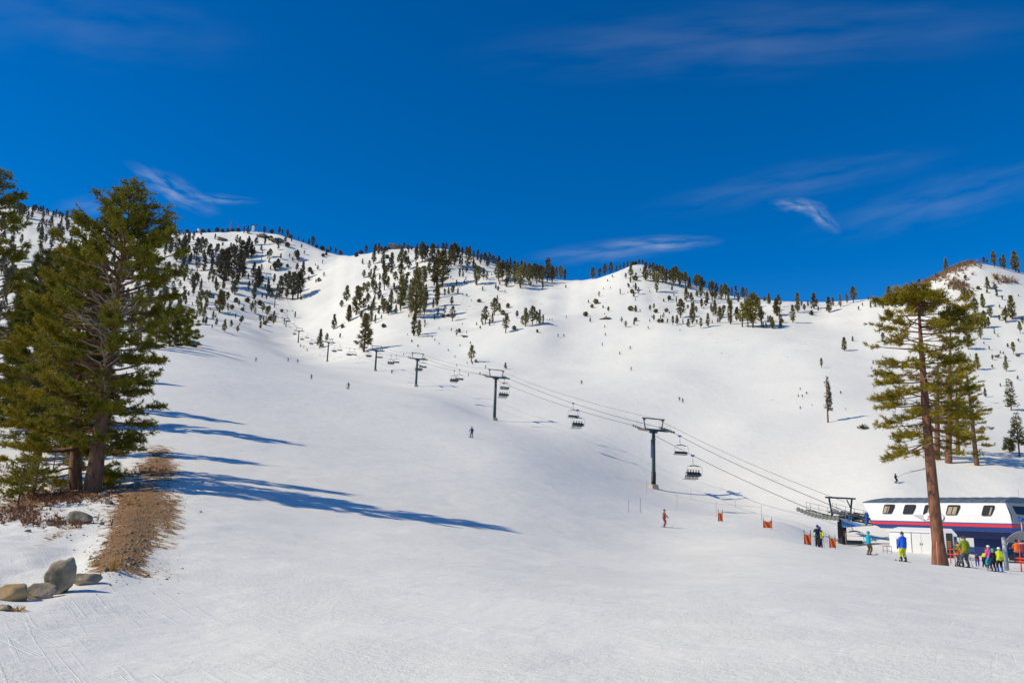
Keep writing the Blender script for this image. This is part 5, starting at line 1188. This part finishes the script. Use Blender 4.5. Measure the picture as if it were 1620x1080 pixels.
tuft(262, 835, 14, 50, 'pale sparse tuft on the snow right of the dirt strip', .6, 2); tuft(228, 880, 8, 40, 'low brown tuft at the lower right of the dirt strip', .6, 2); tuft(150, 895, 10, 40, 'dull low tuft left of the tallest one', .6, 2); tuft(28, 966, 10, 50, 'sparse dry tuft below the boulder row', .7, 3); tuft(240, 812, 10, 40, 'orange low tuft at the right edge of the dirt', .7, 2); tuft(205, 905, 7, 24, 'wispy tuft in the snow beside the tallest', .6, 2); tuft(250, 865, 10, 30, 'rusty tuft on snow right of the lower dirt', .6, 2)
tuft(268, 850, 8, 24, 'faint straw tuft farthest right on the snow edge', .6, 3)
# pine litter and scrub under the left pines, and brown brush on the right-hand hill
def brushy(name, spots, label, cat, m_, nper, ln, wd, seed, ymin=6):
    g = np.random.default_rng(seed); C_ = []; D_ = []
    for (cx, cy, sx, sy, n_) in spots:
        for i in range(n_):
            px, py = cx + g.normal() * sx, cy + g.normal() * sy; P = ground(px, py, ymin)
            C_.append(P + np.array([0, 0, ln * .15])); D_.append(np.array([g.normal() * .5, g.normal() * .5, .8]))
    Pv, Ff = blades(np.array(C_), unit(np.array(D_)), nper, ln, wd, .6, g); tag(link(name, raw_mesh(name, Pv, Ff, m_)), label, cat, kind='stuff')
brushy('ground_scrub', [(60, 785, 50, 6, 240), (110, 790, 40, 5, 160), (30, 815, 30, 8, 160), (95, 828, 30, 4, 80), (20, 745, 20, 8, 120), (40, 760, 30, 6, 120), (160, 775, 20, 4, 60), (238, 745, 25, 6, 60)], 'low reddish scrub and litter on the snow under the left pines', 'scrub', mat('litter_brown', (.22, .10, .05), .9, noise=.5), 9, .22, .014, 3)
brushy('hill_brush', [(1475, 440, 10, 5, 60), (1500, 428, 14, 5, 110), (1525, 418, 14, 3, 90), (1510, 450, 10, 4, 40), (1520, 456, 8, 3, 30), (1462, 452, 6, 3, 30), (1430, 470, 10, 3, 20), (1592, 446, 10, 2, 20), (1575, 440, 6, 2, 12)], 'reddish brown brush along the left edge of the right-hand hill top', 'brush', mat('brush_brown', (.28, .17, .10), .9, noise=.5, nscale=.3), 16, 2.4, .10, 4, 200)

# ------------------------------------------------------------------ people
def cloth(name, c): return mat('cloth_' + name, c, .75, noise=.15, nscale=9)
SKIN = mat('skin', (.50, .30, .21), .6)
CL = {k: cloth(k, v) for k, v in dict(blue=(.01, .11, .72), yellow=(.60, .62, .01), olive=(.21, .26, .012), grey=(.09, .095, .10), black=(.015, .015, .018), turquoise=(.01, .36, .52), brown=(.13, .085, .025), magenta=(.78, .10, .42), cyan=(.02, .30, .52),
      red=(.33, .04, .025), rust=(.27, .075, .05), orange=(.75, .16, .02), navy=(.02, .03, .10), lime=(.55, .66, .02), purple=(.20, .10, .30), white=(.75, .75, .74), green=(.03, .50, .04), darkgrey=(.045, .045, .05), pink=(.62, .25, .38), royal=(.03, .05, .42), darkgreen=(.03, .10, .05), maroon=(.22, .03, .05), denim=(.05, .10, .2)).items()}
BOOT = {'boot': mat('boot_dark', (.03, .03, .03), .5), 'blue': mat('boot_blue', (.02, .16, .62), .5), 'red': mat('boot_brown', (.12, .05, .03), .5)}
GOG = mat('goggle_lens', (.03, .02, .015), .1, spec=.8)
def ik(a, b, l1, l2, pole):
    a = np.array(a, float); b = np.array(b, float); v = b - a; d = min(np.linalg.norm(v), (l1 + l2) * .999); v = v / (np.linalg.norm(v) + 1e-9); b = a + v * d
    x = (l1 * l1 - l2 * l2 + d * d) / (2 * d); h = math.sqrt(max(l1 * l1 - x * x, 0)); p = np.array(pole, float); p = p - v * (p @ v); p /= np.linalg.norm(p) + 1e-9
    return a + v * x + p * h, b
# poses: hip height, torso lean forward, side lean, feet (x, y, z), hands (x, y, z), head pitch; figure looks along +y, 1.75 m tall
POSES = {
 'stand': dict(hip=.93, lean=.06, feet=((-.13, .02), (.14, -.03)), hands=((-.32, .10, .84), (.32, .12, .86))),
 'poles': dict(hip=.92, lean=.08, feet=((-.15, .04), (.15, -.02)), hands=((-.36, .30, 1.00), (.36, .30, 1.02))),
 'reach': dict(hip=.92, lean=.05, feet=((-.13, .0), (.13, .0)), hands=((-.30, .12, .84), (.22, .52, 1.08))),
 'ski': dict(hip=.80, lean=.42, feet=((-.14, .02), (.16, .0)), hands=((-.40, .38, .92), (.40, .38, .92))),
 'carve': dict(hip=.74, lean=.35, side=.35, feet=((-.10, .0), (.20, .05)), hands=((-.45, .25, .95), (.42, .35, .80))),
 'bend': dict(hip=.84, lean=.75, feet=((-.12, .0), (.14, .1)), hands=((-.18, .62, .62), (.20, .58, .66))),
 'walk': dict(hip=.88, lean=.25, feet=((-.12, .30), (.12, -.26)), hands=((-.30, -.1, .9), (.3, .38, 1.0))),
 'arms': dict(hip=.92, lean=.02, feet=((-.14, .0), (.15, .0)), hands=((-.14, .30, 1.22), (.28, .22, .95))),
 'face': dict(hip=.92, lean=.05, feet=((-.14, .0), (.15, .04)), hands=((-.10, .22, 1.42), (.12, .24, 1.40))),
 'sit': dict(hip=.0, lean=-.05, sit=True, feet=((-.14, .52), (.14, .52)), hands=((-.22, .38, .30), (.22, .38, .30))),
}
_body = {}; MI_ = {}
def body_mesh(pose, bulk):
    key = (pose, bulk)
    if key in _body: return _body[key]
    p = POSES[pose]; ln = p['lean']; sd = p.get('side', 0); hip = np.array([0, -.02, p['hip']])
    if p.get('sit'): hip = np.array([0, 0, .10])
    ax = unit(np.array([math.sin(sd), math.sin(ln) * math.cos(sd), math.cos(ln) * math.cos(sd)]))
    if sd: hip = hip - np.array([sd * .45, 0, 0])
    wa, ch, nk = hip + ax * .16, hip + ax * .38, hip + ax * .57
    hd = nk + unit(ax + np.array([0, -ln * .35, .25])) * .16; fwd = unit(np.array([0, 1, -.1 - ln * .25])); fwd = unit(fwd - unit(hd - nk) * (fwd @ unit(hd - nk)))
    V_ = [hip, wa, ch, nk, nk + (hd - nk) * .45, hd]; Rr = [.155, .15, .175, .085, .062, .10]; E_ = [(0, 1), (1, 2), (2, 3), (3, 4), (4, 5)]; SEG = ['p', 'j', 'j', 'j', 's', 's']
    def add(v, r, par, sg): V_.append(np.array(v, float)); Rr.append(r); E_.append((par, len(V_) - 1)); SEG.append(sg); return len(V_) - 1
    chin = add(hd + unit(hd - nk) * .07, .088, 5, 's'); ns = add(hd + fwd * .095, .022, 5, 's'); add(hd + fwd * .085 - unit(hd - nk) * .055, .035, 5, 's')
    for k, sx in enumerate((-1, 1)):
        add(hd + np.array([sx * .085, 0, 0]), .02, 5, 's')
        hp = hip + np.array([sx * .095, 0, -.05]); ft = np.array([p['feet'][k][0], p['feet'][k][1], .09]); 
        if p.get('sit'): ft = np.array([sx * .15, .50, -.38])
        kn, ft = ik(hp, ft, .43, .43, (sx * .12, 1, .15))
        a = add(hp, .115, 0, 'p'); m1 = add((hp + kn) / 2, .10, a, 'p'); b = add(kn, .078, m1, 'p'); m2 = add((kn + ft) / 2, .078, b, 'p'); c = add(ft + np.array([0, 0, .08]), .072, m2, 'b'); d_ = add(ft + np.array([0, .0, -.03]), .06, c, 'b'); add(ft + np.array([0, .16, -.05]), .045, d_, 'b')
        sh = nk + np.array([sx * .175, 0, -.07]); hnd = np.array(p['hands'][k], float) + (np.array([0, 0, .0]) if not p.get('sit') else 0)
        el, hn = ik(sh, hnd, .28, .27, (sx * .7, -1, -.3)); a = add(sh, .078, 3, 'j'); b = add(el, .062, a, 'j'); c = add(hn, .048, b, 'j'); fd = unit(hn - el)
        pm = add(hn + fd * .06, .042, c, 'g'); side = unit(np.cross(fd, np.array([0, 0, 1.]))) if abs(fd[2]) < .95 else np.array([1., 0, 0])
        add(hn + fd * .07 - side * sx * .045 + np.array([0, .0, .02]), .014, pm, 'g')
        for q, (o_, l_) in enumerate(((-.026, .060), (-.009, .07), (.009, .066), (.026, .05))):
            f1 = add(hn + fd * (.07 + l_ * .45) + side * o_, .0125, pm, 'g'); add(hn + fd * (.07 + l_ * .75) + side * o_ + np.array([0, 0, -.03]), .011, f1, 'g')
    me_ = bpy.data.meshes.new('t'); me_.from_pydata([tuple(v) for v in V_], E_, []); o = bpy.data.objects.new('t', me_); COL.objects.link(o)
    sk_ = o.modifiers.new('s', 'SKIN'); sk_.use_smooth_shade = True
    for i, r in enumerate(Rr):
        f_ = bulk if SEG[i] in 'jp' else 1.0; me_.skin_vertices[0].data[i].radius = (r * f_ * (1.15 if i < 3 else 1), r * f_ * (.85 if i < 3 else 1))
    me_.skin_vertices[0].data[0].use_root = True
    sb_ = o.modifiers.new('b', 'SUBSURF'); sb_.levels = 1; sb_.render_levels = 1
    bpy.context.view_layer.update(); ev = o.evaluated_get(bpy.context.evaluated_depsgraph_get()); res = bpy.data.meshes.new_from_object(ev)
    bpy.data.objects.remove(o)
    A_s = np.array([V_[a] for a, b in E_]); B_s = np.array([V_[b] for a, b in E_]); sg = [SEG[b] for a, b in E_]; R_s = np.array([Rr[b] for a, b in E_])
    idx_ = {'j': 0, 'p': 1, 's': 2, 'b': 3, 'g': 4}; mi = []
    for f in res.polygons:
        c = np.array(f.center); ab = B_s - A_s; t = np.clip(((c - A_s) * ab).sum(1) / ((ab * ab).sum(1) + 1e-9), 0, 1); d = np.linalg.norm(c - A_s - ab * t[:, None], axis=1) - R_s * .6
        k = int(d.argmin()); q = sg[k]
        if q == 'p' or (q == 'j' and k == 0): q = 'j' if (c - hip) @ ax > -.10 and abs(c[0]) < .3 and (c - hip) @ ax > -.12 and c[1] < hip[1] + .25 else 'p'
        mi.append(idx_[q])
    res.polygons.foreach_set('use_smooth', np.ones(len(mi), bool)); res.materials.clear(); MI_[res.name] = np.array(mi, np.int32)
    _body[key] = (res, hd, unit(hd - nk), fwd, [np.array(v) for v in (nk, ch, wa)], ax, p); return _body[key]
def person(P, height, face, pose, jacket, pants, label, hat='helmet', hatc='darkgrey', boots='boot', glove='black', goggles=True, pack=None, skis=None, poles=None, bulk=1.12, group=None, scarf=None, tilt=0.0, vest=None, collar=None):
    """face: yaw of the direction the figure looks in (0 = away from the viewer)"""
    res, hd, hu, fw, tor, ax, p = body_mesh(pose, bulk); k = height / 1.75
    r = empty('person', P, face); r.scale = (k, k, k); r.rotation_euler = (0, tilt, face); tag(r, label, 'person', group)
    b = res.copy(); b.name = 'body'
    for m_ in (CL[jacket], CL[pants], SKIN, BOOT[boots], CL[glove]): b.materials.append(m_)
    b.polygons.foreach_set('material_index', MI_[res.name]); link('body', b, r); hx = np.cross(fw, hu)
    FA = np.array([hx, fw, hu]); c = hd + hu * .045
    if hat == 'helmet':
        mm = MB(); mm.ball((0, 0, 0), 1, 14)
        for v in mm.bm.verts:
            q = np.array(v.co); q[2] = max(q[2], -.25 if q[1] < .3 else .02); v.co = Vector(c + FA[0] * q[0] * .122 + FA[1] * q[1] * .142 + FA[2] * q[2] * .125)
        mm.build('helmet', CL[hatc], r)
        if goggles:
            mm = MB(); mm.tube([c + FA[0] * math.sin(a) * .118 + FA[1] * (math.cos(a) * .125 - .005) + FA[2] * -.035 for a in np.linspace(-1.1, 1.1, 7)], .036, 6); mm.build('goggles', GOG, r)
    elif hat == 'beanie':
        mm = MB(); mm.ball((0, 0, 0), 1, 12)
        for v in mm.bm.verts:
            q = np.array(v.co); q[2] = max(q[2], -.15); v.co = Vector(c + FA[0] * q[0] * .112 + FA[1] * q[1] * .122 + FA[2] * q[2] * .125)
        mm.ball(c + FA[2] * .14, .035, 8); mm.build('beanie', CL[hatc], r)
    if not goggles or hat != 'helmet':
        mm = MB()
        for sx in (-1, 1): mm.ball(hd + hx * sx * .035 + fw * .092 + hu * .02, .012, 6)
        mm.build('eyes', CL['black'], r)
    if scarf or collar:
        mm = MB(); q = tor[0] + hu * .04; mm.tube([q - hu * .03, q + hu * .05], [.115, .10], 12); mm.build('hood' if collar else 'neck_warmer', CL[scarf or collar], r)
    if pack or vest:
        mm = MB(); q = tor[1] - fw * .20; A3 = np.array([[1., 0, 0], unit(np.cross(ax, [1., 0, 0])), ax]); mm.box(q - ax * .02, (.30, .15, .42), A3, taper=.8)
        for sx in (-1, 1): mm.tube([tor[0] + np.array([sx * .12, -.10, -.02]), tor[0] + np.array([sx * .13, .12, -.06]), tor[1] + np.array([sx * .13, .17, -.1])], .025, 5)
        mm.build('backpack', CL[pack or vest], r, bevel=.05)
    bpy.context.view_layer.update(); MW = r.matrix_world.copy()
    if skis:
        m_, L_, sp = skis
        for i, sx in enumerate((0, 1)):
            f = np.array(p['feet'][sx]); mm = MB(); pts_ = [(0, -L_ * .45, .02), (0, 0, .02), (0, L_ * .42, .02), (0, L_ * .5, .05), (0, L_ * .54, .11)]
            for a, b_ in zip(pts_, pts_[1:]):
                a, b_ = np.array(a), np.array(b_); mm.poly([a + [-.045, 0, 0], a + [.045, 0, 0], b_ + [.045, 0, 0], b_ + [-.045, 0, 0], a + [-.045, 0, -.018], a + [.045, 0, -.018], b_ + [.045, 0, -.018], b_ + [-.045, 0, -.018]], [(0, 1, 2, 3), (7, 6, 5, 4), (0, 4, 5, 1), (1, 5, 6, 2), (2, 6, 7, 3), (3, 7, 4, 0)])
            mm.box((0, 0, .035), (.07, .36, .03)); o = mm.build('ski', CL[m_]); o.matrix_world = MW @ Matrix.Translation((f[0] / 1, f[1] + .05, 0)) @ Matrix.Rotation(sp * (1 if sx else -1), 4, 'Z')
            tag(o, ('left ' if sx == 0 else 'right ') + f'{m_} ski under the ' + sp_desc(label), 'ski', 'skis under the ' + sp_desc(label))
    if poles:
        for i in range(2):
            hnd = np.array(p['hands'][i]); tip = np.array([hnd[0] * 1.25, hnd[1] + poles, .0]); top_ = hnd + (hnd - tip) / np.linalg.norm(hnd - tip) * .06
            mm = MB(); mm.tube([tip, top_], .010, 5); mm.tube([hnd - (hnd - tip) * .06, top_], .017, 6); q = tip + (hnd - tip) * .07; mm.tube([q, q + (hnd - tip) * .012], .04, 8)
            o = mm.build('ski_pole', mat('pole_grey', (.12, .12, .13), .4, metal=.5)); o.matrix_world = MW; tag(o, ('left' if i == 0 else 'right') + '-hand ski pole held by the ' + sp_desc(label), 'ski pole')
    return r
def sp_desc(l):
    w = l.replace('person in ', 'person in ').split(','); return ' '.join(w[0].split()[:9])
def stand(px, py, D, hp, *a, **k):
    P = at(px, py, D) if D else ground(px, py); P[2] = hgt(P[0], P[1]) + .01; H = hp * P[1] / FPX * .96
    return person(P, H, *a, **k)
PI = math.pi
stand(1430, 889, 52, 45, .25, 'stand', 'blue', 'yellow', 'person in bright blue jacket and yellow pants, seen from behind, left of the pine trunk', hat='beanie', hatc='darkgrey', bulk=1.25, skis=('black', 1.0, .05))
stand(1375, 878, 60, 36, -1.25, 'reach', 'turquoise', 'brown', 'person in turquoise jacket with green collar and cyan helmet, facing right', hatc='cyan', collar='green', boots='red', skis=('red', 1.35, .05), poles=.0)
stand(1529, 899, 47.5, 48, .1, 'poles', 'olive', 'grey', 'person in olive green jacket and grey pants, leaning on poles, right of the pine trunk', hatc='darkgrey', bulk=1.2, skis=('black', 1.5, .08), poles=-.25)
stand(1516, 893, 58, 37, -1.3, 'stand', 'orange', 'grey', 'person in orange vest and blue helmet, half hidden behind the olive jacket', hatc='denim', pack='grey')
stand(1573, 904, 47, 34, .15, 'stand', 'black', 'black', 'child in black with a lime green helmet, back to the viewer', hatc='green', skis=('black', 1.1, .1), poles=.1)
stand(1583, 904, 48, 37, -.1, 'stand', 'lime', 'black', 'child in bright yellow vest with white helmet and blue boots', hatc='white', boots='blue', pack='lime', bulk=1.2, skis=('black', 1.1, .05))
stand(1565.5, 891, 58, 35, .4, 'stand', 'magenta', 'turquoise', 'person in magenta jacket and turquoise pants with white helmet', hatc='white', bulk=1.2, pack='purple')
stand(1556.5, 887, 62, 28, -.9, 'bend', 'black', 'black', 'person in black bending forward with a yellow backpack', hatc='maroon', pack='yellow')
stand(1545.5, 881, 64, 23, -.5, 'bend', 'maroon', 'royal', 'person in red and blue crouching behind the yellow backpack person', hatc='darkgrey', pack='navy')
stand(1561, 888, 66, 28, 2.6, 'stand', 'black', 'black', 'person in black standing just left of the magenta jacket', hatc='red')
stand(1547, 863, 114, 15, -1.1, 'walk', 'grey', 'grey', 'small grey figure walking up the snow, seen through the gap under the station', hatc='darkgrey', poles=.1)
stand(1604, 888, 64, 30, -.8, 'sit', 'rust', 'navy', 'x') if False else None
person(at(1609, 873, 66), 1.7, -.5, 'sit', 'orange', 'navy', 'person in orange jacket seated on the boarding chair at the right edge', hatc='darkgrey')
person(at(1619, 874, 65), 1.7, -.5, 'sit', 'maroon', 'black', 'person in dark red cut off by the right edge beside the orange jacket', hatc='black')
stand(1294.5, 869, 65, 35, 2.9, 'face', 'navy', 'black', 'person in dark jacket with blue helmet and pink collar, left of the padded mast', hatc='royal', scarf='pink', pack='denim', skis=('black', 1.5, .1))
stand(1298, 867, 67, 33, 2.5, 'poles', 'yellow', 'darkgrey', 'person in yellow and purple mostly hidden behind the blue-helmeted one', hatc='purple', poles=.1)
stand(1050.5, 834, 81, 27.5, -1.45, 'poles', 'rust', 'red', 'skier all in red and rust, gliding right on the open run', hatc='maroon', hat='helmet', skis=('black', 1.6, .02), poles=-.45)
stand(1417, 758, 138, 17, -2.6, 'carve', 'black', 'black', 'skier in black leaning into a turn above the lift station', skis=('black', 1.6, .04), poles=-.3, tilt=.15)
stand(746, 691, 137, 17.5, 2.9, 'poles', 'navy', 'navy', 'skier in dark blue standing on the run below the second tower', hatc='navy', skis=('black', 1.6, .06), poles=.05)
stand(551, 620, 218, 12, 2.8, 'ski', 'grey', 'darkgrey', 'grey skier on the run below the fourth and fifth towers', skis=('black', 1.6, .06), poles=.05)
stand(492, 599, 262, 9, -2.4, 'carve', 'denim', 'denim', 'small blue-grey skier leaning on the run left of the fifth tower', skis=('black', 1.6, .05))
stand(405, 568, 300, 8, -2.8, 'ski', 'red', 'red', 'tiny red skier on the crest of the left run')
FARP = [(456, 572, 6.5, 'grey', 'tiny pale skier left of the pair under the fifth tower'), (470.5, 574, 6.5, 'denim', 'tiny blue skier under the sixth tower'), (475.5, 549.5, 5, 'denim', 'tiny figure right at the foot of the sixth tower'), (480, 550.5, 5, 'denim', 'tiny figure right of the one by the sixth tower'), (486, 555.5, 5, 'rust', 'tiny brownish figure below the two by the sixth tower'),
 (882.5, 533.5, 5.5, 'navy', 'left one of two tiny skiers below the knoll brow'), (892, 533.5, 5.5, 'darkgreen', 'right one of two tiny skiers below the knoll brow'), (865, 507.5, 4, 'navy', 'tiny figure nearest the brow clump'), (869.5, 507.5, 4, 'black', 'tiny figure in the middle of the brow trio'), (873, 507.5, 4, 'navy', 'tiny figure right of the brow trio'),
 (920, 608, 7, 'black', 'dark skier alone in the middle of the bowl'), (952.5, 547.5, 5.5, 'navy', 'small skier in the upper bowl, left of four'), (958, 531, 5, 'grey', 'small grey skier highest in the bowl'), (980, 561, 5.5, 'grey', 'small curved skier in the bowl'), (997, 553, 5.5, 'grey', 'small grey skier right of the curved one'), (998, 586, 6.5, 'denim', 'blue skier in the lower bowl'), (1075, 634, 7, 'darkgrey', 'left one of the pair low in the bowl'), (1080, 637, 7, 'black', 'right one of the pair low in the bowl'), (896, 503, 4, 'grey', 'tiny figure on the smooth snow right of the brow')]
for i, (x, y, h_, c, lb) in enumerate(FARP): stand(x, y, None, h_ * 1.15, [2.6, -2.4, 3.0, -1.2][i % 4], ['ski', 'carve', 'poles'][i % 3], c, ['black', 'darkgrey'][i % 2], lb, goggles=False, hatc='darkgrey')
# riders on the loaded chairs
RC = ['denim', 'navy', 'darkgreen', 'green', 'navy', 'denim', 'purple', 'black', 'maroon']
ORDN = ['first', 'second', 'third', 'fourth', 'fifth']
for ci, (P, n_, sk_, lb) in enumerate(CHP):
    short = lb.replace('loaded chair ', '').split(',')[0]
    for i in range(n_):
        t = (i - (n_ - 1) / 2) * (.54 if n_ == 5 else .62); q = P + E2 * t - EZ * 3.36 + E1 * -.08; c = RC[(ci * 3 + i * 2) % len(RC)]
        person(q, 1.72, math.atan2(.42, 1), 'sit', c, ['black', 'darkgrey', 'navy'][i % 3], f'{ORDN[i]} rider on the chair {short}', hatc=['black', 'darkgrey', 'navy', 'maroon'][(i + ci) % 4], goggles=False, group='riders on the lift')
        if ci < 3:
            for sx in (-1, 1):
                mm = MB(); mm.box((0, 0, 0), (.09, 1.6, .02), taper=.92); o = mm.build('ski', CL['black']); o.matrix_world = Matrix.Translation(tuple(q + E1 * .62 + E2 * sx * .14 - EZ * .50)) @ Matrix.Rotation(math.atan2(.42, 1) , 4, 'Z') @ Matrix.Rotation(-.12, 4, 'X')
                tag(o, ('left' if sx < 0 else 'right') + f' ski of the {ORDN[i]} rider {short}', 'ski', f'skis hanging from riders {short}')
for o in list(bpy.data.meshes):
    if o.users == 0: bpy.data.meshes.remove(o)
bad = [o.name for o in COL.objects if o.parent is None and o.get('label') and not 4 <= len(o['label'].split()) <= 16]
print('BADLABEL', [(b, bpy.data.objects[b]['label']) for b in bad][:40])
